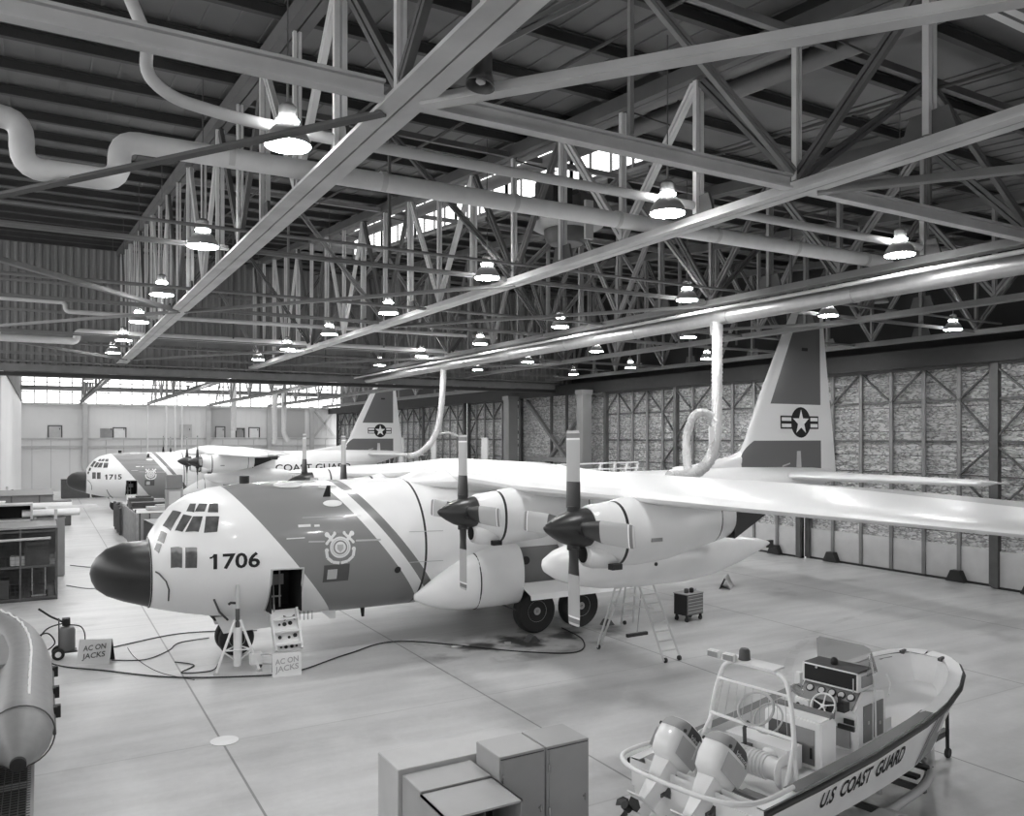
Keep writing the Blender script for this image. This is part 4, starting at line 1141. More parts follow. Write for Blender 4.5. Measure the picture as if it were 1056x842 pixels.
plane2.location = (1.75, 76.5, 0)

# engine work ladder lying on the wing top
e = empty('work_rail', (17.4, 24.0, 5.1), 'low white ladder shaped rail lying on top of the near aircraft wing root', 'ladder')
MB().bar((-1.6, 0, .18), (1.9, 0, .22), .05, .05).bar((-1.6, 0, -.02), (1.9, 0, .0), .05, .05).build('side_rails', M['white2'], e)
for x in (-1.6, .1, .75, 1.3, 1.8): MB().bar((x, 0, -.1), (x + .08, 0, .2), .06, .06, (0, 1, 0)).build('rung', M['white2'], e)

# ================================================================== GROUND EQUIPMENT
# nose jack
e = empty('tripod_jack', (4.55, 22.6, 0), 'white tripod aircraft jack standing beside the near nose wheel', 'jack')
MB().cyl((0, 0, .12), (0, 0, 1.15), .11, 14).build('cylinder', M['white2'], e, 40)
MB().cyl((0, 0, 1.15), (0, 0, 1.65), .06, 12).build('ram', M['dgray'], e, 40)
MB().cyl((0, 0, 1.65), (0, 0, 2.3), .055, 12).build('ram_extension', M['lgray'], e, 40)
MB().tube([(-.05, 0, 1.8), (-.18, 0, 1.82), (-.24, 0, 1.78)], .035, 6).build('safety_lock', M['black'], e)
for k in range(3):
    t = R(200 + 120 * k); c, s_ = math.cos(t), math.sin(t)
    lg = MB().tube([(c * .08, s_ * .08, 1.35), (c * .62, s_ * .62, .06)], .035, 8).tube([(c * .4, s_ * .4, .55), (c * .1, s_ * .1, .3)], .022, 6).build('leg', M['white2'], e, 40)
    MB().cyl((c * .62, s_ * .62, 0), (c * .62, s_ * .62, .06), .08, 12).build('foot_pad', M['lgray'], lg)
    t2 = R(200 + 120 * (k + 1)); MB().tube([(c * .38, s_ * .38, .58), (math.cos(t2) * .38, math.sin(t2) * .38, .58)], .02, 6).build('cross_brace', M['white2'], e)
MB().box((.42, -.25, .32), (.3, .22, .3)).build('hand_pump', M['white2'], e)
MB().tube([(.42, -.25, .4), (.7, -.5, .45), (1.05, -.65, .35)], .022, 6).tube([(.55, -.2, .15), (.9, -.3, .12)], .03, 6).build('pump_handle', M['lgray'], e)
for q in ((.55, -.1), (.95, -.35)): MB().cyl((q[0], q[1] - .03, .07), (q[0], q[1] + .03, .07), .07, 10).build('caster', M['dgray'], e)

def tent_sign(x, y, rz, label, lines=None, w=.66, h=.55, mtext=None):
    e = empty('tent_sign', (x, y, 0), label, 'sign', None, rz)
    MB().prism([(-w / 2, -.22, 0), (w / 2, -.22, 0), (w / 2, 0, h), (-w / 2, 0, h)], (0, .015, .005)).build('front_board', M['sign'], e)
    MB().prism([(-w / 2, .22, 0), (w / 2, .22, 0), (w / 2, .015, h), (-w / 2, .015, h)], (0, .015, .005)).build('back_board', M['black'], e)
    nrm = Vector((0, -h, .22)).normalized()
    if lines:
        for i, t_ in enumerate(lines):
            up = Vector((0, .22, h)).normalized()
            flat_text('sign_lettering', t_, .2, mtext or M['lettergray'], e, Vector((0, -.22, 0)) + up * (h * (.72 - .38 * i)) + Vector((0, -.012, .004)), (1, 0, .12), up, min(.64, .12 * len(t_)), True, .004)
    return e
tent_sign(1.3, 25.4, R(-22), 'white tent sign reading AC ON JACKS beside the wheeled gas cart', ['AC ON', 'JACKS'], .86, .62)
tent_sign(5.6, 21.6, R(-12), 'faded white tent sign reading AC ON JACKS in front of the crew door steps', ['AC ON', 'JACKS'], .74, .55, M['letterfaint'])
tent_sign(24.7, 24.9, R(38), 'tent sign with a black end standing beyond the dark tool cart', ['AC ON', 'JACKS'], 1.1, .45, M['lgray'])

# oil or gas cart
e = empty('service_cart', (.62, 26.3, 0), 'small two wheeled cart with a gray cylinder and coiled hoses', 'cart')
MB().lathe([(.05, .2), (.2, .22), (.21, .3), (.21, .78), (.17, .86), (.05, .9)], 20).build('tank', M['mgray'], e, 40)
for s_ in (-1, 1):
    w_ = MB().cyl((-.22, s_ * .2 - .05, .16), (-.22, s_ * .2 + .05, .16), .16, 20).build('wheel', M['rubber'], e, 40)
    MB().cyl((-.22, s_ * .2 - .06, .16), (-.22, s_ * .2 + .06, .16), .08, 12).build('hub', M['white2'], w_, 40)
MB().tube([(-.2, -.15, .2), (-.2, -.15, 1.1), (-.2, .15, 1.1), (-.2, .15, .2)], .02, 6).bb(-.25, .25, -.2, .2, .17, .21).build('frame', M['dgray'], e)
MB().box((-.02, 0, 1.02), (.2, .2, .2)).cyl((-.02, -.12, 1.05), (-.02, -.16, 1.05), .08, 12).build('gauge_head', M['black'], e)
MB().tube([(-.1, 0, 1.02), (-.4, 0, 1.2), (-.7, 0, 1.45)], .03, 6).build('handle', M['black'], e)
MB().tube(smooth_path([(-.1, -.1, 1.0), (-.5, -.2, .9), (-.75, -.2, .5), (-.55, -.2, .3), (-.3, -.2, .5), (-.5, -.25, .8), (-.85, -.25, .6), (-.9, -.3, .1)]), .02, 6).tube(smooth_path([(.0, -.1, .95), (.35, -.1, .85), (.45, -.1, .5), (.3, -.1, .2)]), .018, 6).build('hose', M['rubber'], e)

# tool cart
e = empty('tool_chest', (19.15, 21.1, 0), 'dark rolling tool chest with drawers standing under the near wing', 'tool chest', None, R(8))
MB().bb(-.42, .42, -.28, .28, .22, .92).build('body', M['black'], e)
for k in range(6):
    d_ = MB().bb(-.4, .4, -.30, -.28, .25 + k * .11, .345 + k * .11).build('drawer', M['mgray'], e)
    MB().bb(-.36, .36, -.315, -.3, .32 + k * .11, .335 + k * .11).build('drawer_pull', M['lgray'], d_)
MB().bb(-.44, .44, -.3, .3, .92, .95).build('top', M['gray'], e)
for x in (-.35, .35):
    for y in (-.22, .22): MB().cyl((x, y - .03, .08), (x, y + .03, .08), .08, 12).bb(x - .03, x + .03, y - .04, y + .04, .1, .22).build('caster', M['rubber'], e)
for k, x in enumerate((-.12, .08)):
    o = MB().lathe([(.06, 0), (.075, .02), (.075, .14), (.04, .16)], 14).build('can', M['black'] if k else M['dgray'], None, 40); o.location = (19.1 + x * 1.2, 21.0, .95)
    tag(o, 'small dark can on the rolling tool chest, ' + ('left' if k == 0 else 'right') + ' one', 'can', 'cans on the tool chest')
o = MB().box((0, 0, .04), (.22, .16, .08)).cyl((.0, .0, .08), (0, 0, .12), .03, 8).build('parts_box', M['lgray'], None); o.location = (19.4, 21.2, .95)
tag(o, 'pale little box on the rolling tool chest', 'box')

# tripod work ladder under the tank
e = empty('ladder_stand', (15.3, 19.3, 0), 'tall aluminium ladder stand with splayed lattice legs below the wing', 'ladder')
def lattice(a, b, w0, w1, nm, rungs, d=Vector((1, 0, 0)), m=None):
    a, b = Vector(a), Vector(b); g = MB()
    g.tube([a - d * w0 / 2, b - d * w1 / 2], .032, 7); g.tube([a + d * w0 / 2, b + d * w1 / 2], .032, 7)
    o = g.build(nm, m or M['lgray'], e, 40); r_ = MB()
    for k in range(1, rungs):
        t = k / rungs; p = a.lerp(b, t); w = w0 + (w1 - w0) * t; r_.tube([p - d * w / 2, p + d * w / 2], .02, 6)
    r_.build('rungs', m or M['lgray'], o, 40); return o
lattice((-.1, .1, 2.6), (-1.1, .2, .05), .3, .1, 'leg', 6)
lattice((.1, -.1, 2.6), (-.1, -1.9, .05), .5, .6, 'ladder_side', 11)
lattice((.1, .1, 2.6), (1.6, 2.3, .05), .3, .5, 'leg', 9)
MB().bb(-.4, .4, -.4, .4, 2.6, 2.66).build('platform', M['lgray'], e)
br = MB()
for a, b in (((-.6, .15, 1.3), (-.02, -1., 1.3)), ((-.02, -1., 1.3), (.9, 1.2, 1.3)), ((-.35, .1, 2.0), (0, -.5, 2.0)), ((-.3, .1, 2.1), (.5, .7, 1.9)), ((-.1, -.4, 2.1), (.5, .7, 1.6))): br.tube([a, b], .02, 6)
br.build('cross_brace', M['lgray'], e)
for p in ((-1.1, .2), (-.35, -1.9), (.15, -1.9), (1.5, 2.3)): MB().cyl((p[0] - .03, p[1], .07), (p[0] + .03, p[1], .07), .07, 12).build('caster', M['black'], e)
# push broom
e = empty('push_broom', (16.2, 20.2, 0), 'push broom standing on the floor behind the ladder stand', 'broom')
MB().bb(-.4, .4, -.05, .05, .0, .1).build('brush_head', M['black'], e); MB().cyl((0, 0, .1), (.25, .1, 1.4), .015, 8).build('handle', M['gray'], e)
# chocks by the main wheels and small scraps
for i, (x, y) in enumerate(((13.0, 21.3), (16.3, 21.9))):
    o = MB().prism([(-.2, -.15, 0), (.2, -.15, 0), (.05, -.15, .18), (-.05, -.15, .18)], (0, .3, 0)).build('wheel_chock', M['dgray']); o.location = (x, y, 0)
    tag(o, 'dark wedge wheel chock ' + ('ahead of' if i == 0 else 'behind') + ' the near main wheels', 'chock')
sc = [(10.8, 21.9, .3), (12.2, 21.4, .22), (9.9, 22.6, .25), (13.5, 21.2, .16)]
for i, (x, y, s_) in enumerate(sc):
    o = MB().prism([(-s_, -s_ * .5, 0), (s_, -s_ * .4, 0), (s_ * .8, s_ * .5, 0), (-s_ * .7, s_ * .3, 0)], (0, 0, .01)).build('paper_rag', M['lgray']); o.location = (x, y, .002); o.rotation_euler.z = i
    tag(o, 'pale flat rag on the oily floor before the main wheels, ' + ['centre', 'right', 'left', 'rightmost small'][i] + ' one', 'rag', 'rags on the floor')
# hoses on the floor
def floor_hose(pts, r, label, m=None, name='floor_hose'):
    r *= .55; P_ = smooth_path([(x, y, r + .002) for x, y, *q in pts], 8); o0 = P_[0].copy()
    o = MB().tube([p - o0 for p in P_], r, 7).build(name, m or M['rubber'], None, 50); o.location = o0
    return tag(o, label, 'hose')
floor_hose([(-.3, 27.2), (.4, 25.4), (1.4, 24.3), (2.8, 22.8), (4.4, 21.9), (5.8, 21.6), (7.6, 22.6), (9.5, 23.2), (12, 20.4), (13.4, 19.5), (14.4, 20.6), (14.7, 22.2)], .035, 'long black hose snaking across the floor below the nose to the ladder stand')
floor_hose([(.9, 26.3), (2.2, 27.0), (3.6, 27.6), (4.8, 27.4), (6., 26.8)], .03, 'black hose running from the cart under the radome')
floor_hose([(1.7, 25.3), (2.5, 24.9), (3.2, 25.6), (3.6, 26.4), (4.5, 26.6)], .025, 'shorter hose beside the tent sign curling under the nose')
floor_hose([(3.2, 24.2), (3.6, 23.6), (3.2, 23.0), (3.9, 22.8), (4.2, 23.4)], .03, 'thick hose looping on the floor beside the nose jack')
floor_hose([(1.2, 45.), (2.4, 43.6), (3.8, 44.5), (4.4, 47)], .03, 'curved hose on the floor between the shelves and the partition')
floor_hose([(.9, 39), (1.9, 37.6), (3.6, 38.6)], .025, 'thin loose hose on the floor right of the wire cage')
floor_hose([(2.2, 26.6, .03), (2.3, 25.2, .03), (2.7, 23.4, .03), (3.4, 22.2, .03)], .014, 'thin cable on the floor beneath the near radome')
# floor covers
for i, (x, y, r_) in enumerate(((3.25, 17.45, .28), (.45, 14.5, .36), (19.3, 12.3, .25))):
    o = MB().lathe([(r_, 0), (r_, .012), (r_ * .85, .016), (.02, .018)], 28).build('floor_cover', M['lgray'] if i else M['white2'], None, 30); o.location = (x, y, .002)
    tag(o, 'round metal floor cover ' + ['in the open floor below the tripod jack', 'at the lower left beside the inflatable boat', 'on the floor right of the patrol boat bow'][i], 'floor cover')

# ------------------------------------------------------------------ lockers in the foreground
def locker(x0, x1, y0, y1, h, label, doors=True):
    e = empty('storage_locker', ((x0 + x1) / 2, (y0 + y1) / 2, 0), label, 'locker')
    w = (x1 - x0) / 2; d = (y1 - y0) / 2
    MB().bb(-w, w, -d, d, .06, h).build('body', M['cabinet'], e, None, .008)
    MB().bb(-w + .03, w - .03, -d + .03, d - .03, 0, .06).build('plinth', M['dgray'], e)
    if doors:
        dd = MB().bb(-w + .045, w - .045, -d - .014, -d, .1, h - .05).build('door', M['cabinet'], e, None, .004)
        MB().cyl((w - .1, -d - .05, h * .55), (w - .1, -d - .01, h * .55), .02, 10).bar((w - .1, -d - .05, h * .55 - .05), (w - .1, -d - .05, h * .55 + .05), .015, .015).build('handle', M['chrome'], dd)
        for z in (.3, h * .5, h - .3): MB().cyl((-w + .045, -d - .016, z - .06), (-w + .045, -d - .016, z + .06), .014, 8).build('hinge', M['chrome'], dd)
        v = MB(); v.bb(-w + .02, w - .02, -d - .003, -d + .005, h - .046, h - .03); v.build('shadow_gap', M['dgray'], e)
    return e
locker(5.46, 6.2, 9.8, 10.5, 1.83, 'tall gray steel locker, left one of the two side by side')
locker(6.22, 6.96, 9.8, 10.5, 1.83, 'tall gray steel locker, right one of the two side by side')
pc = locker(4.3, 6.5, 10.62, 11.4, 1.6, 'long pale cabinet behind the two tall lockers and low cabinets', False)
bpy.data.objects[[c.name for c in COL.objects if c.parent == pc and c.name.startswith('body')][0]].data.materials[0] = M['lgray']
locker(4.35, 5.42, 9.96, 10.6, 1.54, 'low gray cabinet between the pale cabinet and the open fronted one', False)
e = empty('open_cabinet', (4.88, 9.53, 0), 'low gray open fronted cabinet at the bottom edge, dark inside', 'cabinet')
f = MB(); w, d, h = .55, .41, 1.52
f.bb(-w, w, -d, d, h - .03, h); f.bb(-w, -w + .03, -d, d, 0, h); f.bb(w - .03, w, -d, d, 0, h); f.bb(-w, w, d - .02, d, 0, h); f.build('carcass', M['cabinet'], e, None, .004)
MB().bb(-w + .03, w - .03, d - .04, d - .02, .03, h - .03).build('back_lining', M['dark'], e)
MB().bb(-w + .03, w - .03, -d + .02, d - .04, .9, .92).bb(-w + .03, w - .03, -d + .02, d - .04, .45, .47).build('shelf', M['dgray'], e)
MB().bb(-.02, .0, -d, d - .1, .03, h - .03).build('divider', M['dgray'], e)

# ------------------------------------------------------------------ inflatable boat on the left
e = empty('inflatable_boat', (-1.5, 14.9, 1.25), 'gray rigid inflatable boat on a mesh platform at the left edge', 'inflatable boat')
def tubepath(side):
    x = side * 1.2
    return [(x, -.1, .32), (x, .15, .35), (x, 1.3, .35), (x, 2.6, .38), (x, 3.6, .42), (x * .93, 4.7, .5), (x * .76, 5.7, .6), (x * .42, 6.5, .70), (0, 6.8, .75)]
for side in (-1, 1):
    P_ = smooth_path(tubepath(side), 5); rr = []
    for p in P_: rr.append(.48 if p.y > .6 else .485)
    P2 = [Vector((side * 1.2, -.98, .22)), Vector((side * 1.2, -.95, .22)), Vector((side * 1.2, -.6, .28)), Vector((side * 1.2, -.2, .32))] + [p for p in P_ if p.y > .12]
    r2 = [.06, .12, .27, .44] + [.48] * (len(P2) - 4)
    tb = MB().tube(P2, r2, 28).build('buoyancy_tube', M['rib'], e, 50)
    MB().cyl((side * 1.2, -1.03, .21), (side * 1.2, -.93, .22), .11, 16).build('end_plug', M['rubber'], tb, 40)
    MB().tube([P_[1] + Vector((.485 * math.cos(q), 0, .485 * math.sin(q))) for q in [2 * PI * k / 32 for k in range(33)]], .012, 5, False).build('cone_seam', M['ribd'], tb)
    gl = MB(); L_ = [p for p in P_ if .4 < p.y < 6.4]
    gp = []
    for i, p in enumerate(L_):
        gp.append(p + Vector((side * .12, 0, .47 + (.03 if i % 2 else -.02))))
    gl.tube(gp, .022, 6); gl.build('grab_line', M['white2'], tb)
    for y in (.9, 2.1, 3.6): MB().box((side * 1.68, y, .38), (.1, .2, .14)).box((side * 1.74, y, .36), (.08, .12, .2)).build('rubber_fitting', M['black'], tb)
    MB().tube([p + Vector((side * .478, 0, -.03)) for p in P_ if p.y < 5], .025, 6).build('rub_strake', M['ribd'], tb)
MB().rings([[(-1.1, .1, .25), (1.1, .1, .25), (.8, .1, -.2), (0, .1, -.55), (-.8, .1, -.2)], [(-1.0, 4.4, .35), (1.0, 4.4, .35), (.8, 4.4, -.1), (0, 4.4, -.45), (-.8, 4.4, -.1)], [(-.2, 6.4, .6), (.2, 6.4, .6), (.15, 6.4, .4), (0, 6.4, .3), (-.15, 6.4, .4)]]).build('hull', M['ribd'], e)
MB().bb(-.75, .75, .2, .32, -.1, .8).build('transom', M['dgray'], e)
sh = MB()
for p, q in (((-.9, 5.8, .8), (.9, 5.8, .8)),): sh.tube([(-.7, 3.3, .3), (-.7, 3.5, .9), (.7, 3.5, .9), (.7, 3.3, .3)], .03, 8)
sh.build('grab_rail', M['lgray'], e)
MB().rings([[(-1.15, 2.9, .55), (1.15, 2.9, .55), (1.1, 2.9, .78), (-1.1, 2.9, .78)], [(-.95, 4.9, .7), (.95, 4.9, .7), (.8, 4.9, .92), (-.8, 4.9, .92)], [(-.3, 6.3, .85), (.3, 6.3, .85), (.2, 6.3, 1.0), (-.2, 6.3, 1.0)]]).build('bow_cover', M['rib'], e, 40)
MB().tube([(-.7, .4, .6), (-.3, 1.2, .75), (.3, 1.6, .6), (.6, 2.6, .7), (.2, 3.2, .5)], .03, 6).build('fuel_hose', M['rubber'], e)
MB().bb(-.35, .35, 2.2, 3.3, .1, .85).build('jockey_console', M['dark'], e)
# trailer platform under it
e = empty('mesh_platform', (-1.5, 14.9, 0), 'dark wire mesh cradle and platform under the inflatable boat', 'platform')
f = MB()
for x in (-1.35, 1.35): f.bar((x, -1.9, .72), (x, 7.5, .72), .09, .12); 
for y in (-1.9, .2, 2.4, 4.6, 6.8): f.bar((-1.35, y, .72), (1.35, y, .72), .07, .08)
f.build('frame', M['gray'], e)
g = MB()
for k in range(26):
    x = -1.3 + k * .104; g.bar((x, -1.9, .78), (x + 0, 1.0, .78), .012, .012)
for k in range(30): g.bar((-1.35, -1.9 + k * .1, .785), (1.35, -1.9 + k * .1 + .06, .785), .012, .012)
g.build('wire_mesh', M['dgray'], e)
MB().bb(-1.3, 1.3, -1.85, 6.8, .6, .62).build('under_tray', M['dark'], e)
for x in (-1.25, 1.25):
    for y in (-1.7, 2.4, 6.6): MB().bar((x, y, 0), (x, y, .7), .09, .09, (0, 1, 0)).build('leg', M['gray'], e)
MB().bb(-.7, -.5, 1., 6., .8, 1.0).bb(.5, .7, 1., 6., .8, 1.0).build('bunk_rail', M['wood'], e)

# ------------------------------------------------------------------ storage racks at the left
e = empty('wire_cage', (-1.7, 38., 0), 'tall dark wire fronted storage cage behind the inflatable boat', 'cage')
W2, D2, H2 = 2.2, 2.0, 2.75
f = MB()
for x in (-W2, -.6, 1.0, W2):
    for y in (-D2, D2): f.bar((x, y, 0), (x, y, H2), .07, .07, (0, 1, 0))
for z in (.1, 1.3, H2 - .1):
    f.bar((-W2, -D2, z), (W2, -D2, z), .06, .07); f.bar((W2, -D2, z), (W2, D2, z), .06, .07)
f.build('frame', M['dgray'], e)
MB().bb(-W2, W2, -D2, D2, H2, H2 + .08).build('roof_panel', M['gray'], e)
MB().bb(-W2, W2, D2 - .05, D2, 0, H2).bb(-W2, W2, -D2, D2, 0, .06).build('back_panel', M['cover'], e)
g = MB()
for k in range(30): g.bar((-W2 + k * .152, -D2 - .03, .1), (-W2 + k * .152, -D2 - .03, H2), .008, .008, (0, 1, 0))
for k in range(18): g.bar((-W2, -D2 - .03, .1 + k * .15), (W2, -D2 - .03, .1 + k * .15), .008, .008)
g.build('wire_front', M['cover'], e)
MB().tube([(-W2, -D2 - .05, 2.32), (W2 - .2, -D2 - .05, 2.38)], .05, 8).build('front_rail', M['lgray'], e)
MB().bb(-W2, W2, -1.6, 1.6, 1.25, 1.3).build('shelf', M['dgray'], e)
random.seed(5)
for i, (x, y, z, a, b, c, m, nm) in enumerate(((-1.5, -.9, .06, .9, .8, .8, 'cover', 'crate'), (.1, -1.0, .06, 1.0, .8, .7, 'dgray', 'crate'), (-.3, -1.1, 1.3, .9, .6, .7, 'mgray', 'carton'), (-1.7, -1.1, 1.3, .5, .5, .5, 'dgray', 'carton'), (.9, -1.2, 1.3, .5, .5, .35, 'lgray', 'carton'), (1.55, -1.2, 1.3, .8, .8, .9, 'cover', 'crate'))):
    o = MB().bb(-a / 2, a / 2, -b / 2, b / 2, 0, c).bb(-a / 2 - .01, a / 2 + .01, -b / 2 - .01, b / 2 + .01, c * .8, c * .84).build(nm, M[m], None, None, .01)
    o.location = (-1.7 + x, 38 + y, z); tag(o, ['dark crate on the cage floor, left', 'dark crate on the cage floor, middle', 'gray carton on the cage shelf, middle', 'dark carton on the cage shelf, left', 'small pale carton on the cage shelf', 'tall dark crate on the cage shelf at right'][i] , nm)
e = empty('hand_truck', (-.1, 36.35, 0), 'dark hand truck parked inside the right corner of the wire cage', 'hand truck')
MB().tube([(-.22, 0, .2), (-.22, .1, 1.3), (.22, .1, 1.3), (.22, 0, .2)], .025, 6).bb(-.25, .25, -.2, 0, .15, .18).build('frame', M['gray'], e)
for s_ in (-1, 1): MB().cyl((s_ * .26 - .04, .05, .17), (s_ * .26 + .04, .05, .17), .17, 16).build('wheel', M['rubber'], e, 40)
# covered goods on the cage and the second row behind
def boxthing(name, x, y, z, a, b, c, m, label, cat, rz=0, rows_=0):
    e = empty(name, (x, y, z), label, cat, None, rz)
    MB().bb(-a / 2, a / 2, -b / 2, b / 2, 0, c).build('body', M[m], e, None, min(.04, c * .1))
    MB().bb(-a / 2 - .03, a / 2 + .03, -b / 2 - .03, b / 2 + .03, c, c + .05).build('lid', M[m], e, None, .01)
    for k in range(rows_):
        xx = -a / 2 + a * (k + .5) / rows_; MB().bb(xx - .03, xx + .03, -b / 2 - .04, b / 2 + .04, .02, c + .01).build('batten', M['dgray'], e)
    return e
e = empty('open_crate', (-.9, 39.2, 2.83), 'pale open ended crate on top of the wire cage', 'crate')
MB().bb(-.9, -.82, -.5, .5, 0, .62).bb(.5, .58, -.5, .5, 0, .62).bb(-.9, .58, -.5, .5, .62, .68).bb(-.9, .58, -.5, .5, 0, .05).build('shell', M['lgray'], e)
MB().bb(-.82, .5, .42, .48, .05, .62).build('lining', M['dark'], e)
def wingpanel(x, y, z, label, L_=2.0, rz=0):
    e = empty('airfoil_panel', (x, y, z), label, 'panel', None, rz)
    mb = MB(); mb.rings([airfoil(-.35, .7, yy, .18, .3, .2) for yy in (-L_ / 2, L_ / 2)])
    o = mb.build('skin', M['white2'], e, 40); o.rotation_euler.z = R(90)
    MB().box((0, 0, .0), (L_ * .5, .7, .06)).build('cradle', M['wood'], e)
wingpanel(.35, 39.3, 2.87, 'white curved panel on the wire cage top, nearer one', 2.1)
wingpanel(.2, 42.8, 2.9, 'white curved panel behind the open crate, farther one', 2.0)
o = MB().box((0, 0, .04), (1.9, .16, .08)).box((0, 0, .1), (1.8, .1, .04)).build('white_plank', M['white2']); o.location = (1.1, 38.5, 3.3); tag(o, 'white plank sticking out to the right above the wire cage', 'plank')
o.rotation_euler.z = R(3)
o = MB().bb(-.06, .06, -.06, .06, 0, .4).build('plank_prop', M['lgray']); o.location = (.5, 38.48, 2.87); tag(o, 'short post holding the white plank on the cage', 'post')
boxthing('covered_crate', -1.4, 43., 0, 4.6, 2.4, 2.85, 'gray', 'broad gray crate in the second row of stored goods at left', 'crate', 0, 3)
boxthing('white_bundle', -2.2, 43.2, 2.9, 1.5, .8, .4, 'white2', 'white bundle lying on the broad gray crate', 'bundle')
boxthing('storage_crate', -1.9, 49.8, 0, 4.8, 5.0, 3.3, 'mgray', 'long low slatted gray crate near the opening to the second bay', 'crate', 0, 4)
boxthing('supply_box', -.6, 62, 1.3, 2.2, 1.4, 1.1, 'cover', 'upper dark box of the stack by the white partition', 'box')
boxthing('supply_box', -.5, 62, 0, 2.6, 1.6, 1.25, 'cover', 'lower dark box of the stack by the white partition', 'box')
boxthing('supply_box', 1.0, 66, 0, 1.6, 1.4, 1.7, 'dgray', 'gray box right of the dark stack by the partition', 'box')
boxthing('low_box', 3.0, 95, 0, 2.6, 1.4, 1.9, 'dgray', 'dark low box before the far wall, left of the distant nose', 'box')
boxthing('low_box', 6.0, 95, 0, 3.0, 1.4, 1.9, 'dgray', 'dark low box directly behind the distant nose', 'box')
for i, y in enumerate((56, 58.2, 60.6)):
    o = MB().bb(-.05, .05, -.05, .05, 0, 3.2 - i * .3).bb(-.06, .06, -.06, .06, 3.2 - i * .3, 3.35 - i * .3).build('marker_post', M['dgray' if i else 'white2']); o.location = (-1.75 + .2 * i, y, 0)
    tag(o, ['white post by the near end of the partition', 'dark post second along the partition', 'dark post third along the partition'][i], 'post')

# plywood enclosure between the aircraft
e = empty('plywood_partition', (4.6, 55.2, 0), 'row of weathered plywood panels standing left of the near cockpit', 'partition')
for k in range(4):
    MB().box((-.1 + .0 * k, -5.0 + k * 2.5 + .0, 1.0), (.07, 2.44, 2.0), Matrix.Rotation(R(1.5), 3, 'Z')).build('plywood_panel', M['wood'], e)
    MB().bar((.08, -6.1 + k * 2.5, 0), (.08, -6.1 + k * 2.5, 2.05), .08, .08, (0, 1, 0)).build('post', M['dgray'], e)
for k in range(6):
    MB().box((-.28, 2.0 + k * .9, .9 + .1 * (k % 2)), (.14, .5, 1.7)).build('stacked_rack', M['cover'], e)
boxthing('storage_box', 7.4, 51., 0, 4.2, 3.2, 1.35, 'gray', 'wide gray box behind the plywood panels, nearest the cockpit', 'box', R(4), 2)
boxthing('storage_box', 7.2, 55.5, 0, 4.4, 3.4, 1.6, 'lgray', 'pale box behind the plywood panels, second row', 'box', R(-2), 3)
boxthing('storage_box', 7.6, 60, 0, 5., 3., 1.9, 'dgray', 'dark flat topped crate in front of the distant nose gear', 'box', R(1), 4)
e = empty('equipment_locker', (6.75, 51.6, 1.42), 'tall pale two tone cabinet standing on the box behind the near cockpit', 'cabinet')
MB().bb(-.45, .45, -.4, .4, 0, 1.75).build('lower_case', M['gray'], e, None, .02); MB().bb(-.43, .43, -.38, .38, 1.8, 2.6).build('upper_case', M['mgray'], e, None, .02)
MB().bb(-.32, .32, -.43, -.4, .9, 1.65).build('panel', M['lgray'], e)
for i, (x, y, z, a) in enumerate(((8., 51.5, 1.42, 1.4), (6.6, 55.8, 1.67, 1.8), (5.8, 60, 1.97, 1.5), (8.5, 60.2, 1.97, 1.2))):
    o = MB().box((0, 0, .1), (a, .8, .2)).box((a * .1, .1, .26), (a * .6, .4, .12), R(12)).build('loose_part', M['lgray' if i % 2 else 'dgray']); o.location = (x, y, z)
    tag(o, ['flat dark part lying on the nearest gray box', 'pale flat part lying on the second row box', 'dark flat part at the left on the far crate', 'pale flat part at the right on the far crate'][i], 'part')
o = MB().bb(-.5, .5, -.04, 0, 0, .8).bb(-.35, -.25, -.06, -.04, .15, .6).bb(-.1, .1, -.06, -.04, .2, .65).build('chart_board', M['white2']); o.location = (5.9, 49.2, .02); tag(o, 'small white board leaning against the nearest gray box', 'board')
# white upright panels near the far doors
for i, (x, y, h) in enumerate(((33.2, 66.2, 6.3), (33.2, 62.2, 6.2), (33.2, 72.8, 6.2), (33.2, 81., 6.2))):
    o = MB().bb(-.05, .05, -.55, .55, 0, h).bb(-.08, -.05, -.6, .6, h - .1, h).bb(-.08, -.05, -.6, .6, 0, .1).build('upright_panel', M['white2']); o.location = (x, y, 0)
    tag(o, 'tall narrow white panel standing against the far doors, ' + ['second', 'first', 'third', 'fourth'][i] + ' from the right', 'panel', 'white panels against the far doors')
o = MB().bb(-.4, .4, -.4, .4, 0, 1.0).bb(-.3, .3, -.3, .3, 1.0, 1.6).build('column_lamp_box', M['lgray']); 
o.location = (30.5, 47.6, 0); tag(o, 'gray cabinet standing on the floor before the right column', 'cabinet')

# ================================================================== PATROL BOAT ON TRAILER
BO = (7.25, 8.2, 0); BR = R(9.8)
boat = empty('patrol_boat', BO, 'open white patrol boat on a trailer with U.S COAST GUARD on its side', 'boat', None, BR)
def interp(tb, x):
    if x <= tb[0][0]: return tb[0][1]
    for a, b in zip(tb, tb[1:]):
        if a[0] <= x <= b[0]: return a[1] + (b[1] - a[1]) * (x - a[0]) / (b[0] - a[0])
    return tb[-1][1]
HB = [(.3, 1.1), (1.5, 1.15), (3, 1.17), (4.6, 1.17), (5.6, 1.12), (6.3, 1.02), (6.9, .84), (7.25, .64), (7.45, .42), (7.55, .22), (7.58, .04)]
GZ = [(.3, 1.62), (3, 1.68), (5, 1.80), (6.4, 1.98), (7.6, 2.16)]
CH = [(.3, .95), (3, 1.0), (4.6, .98), (5.6, .88), (6.3, .70), (6.9, .48), (7.3, .26), (7.58, .03)]
CZ = [(.3, .94), (4, .96), (5.6, 1.02), (6.4, 1.12), (7., 1.32), (7.4, 1.65), (7.58, 2.0)]
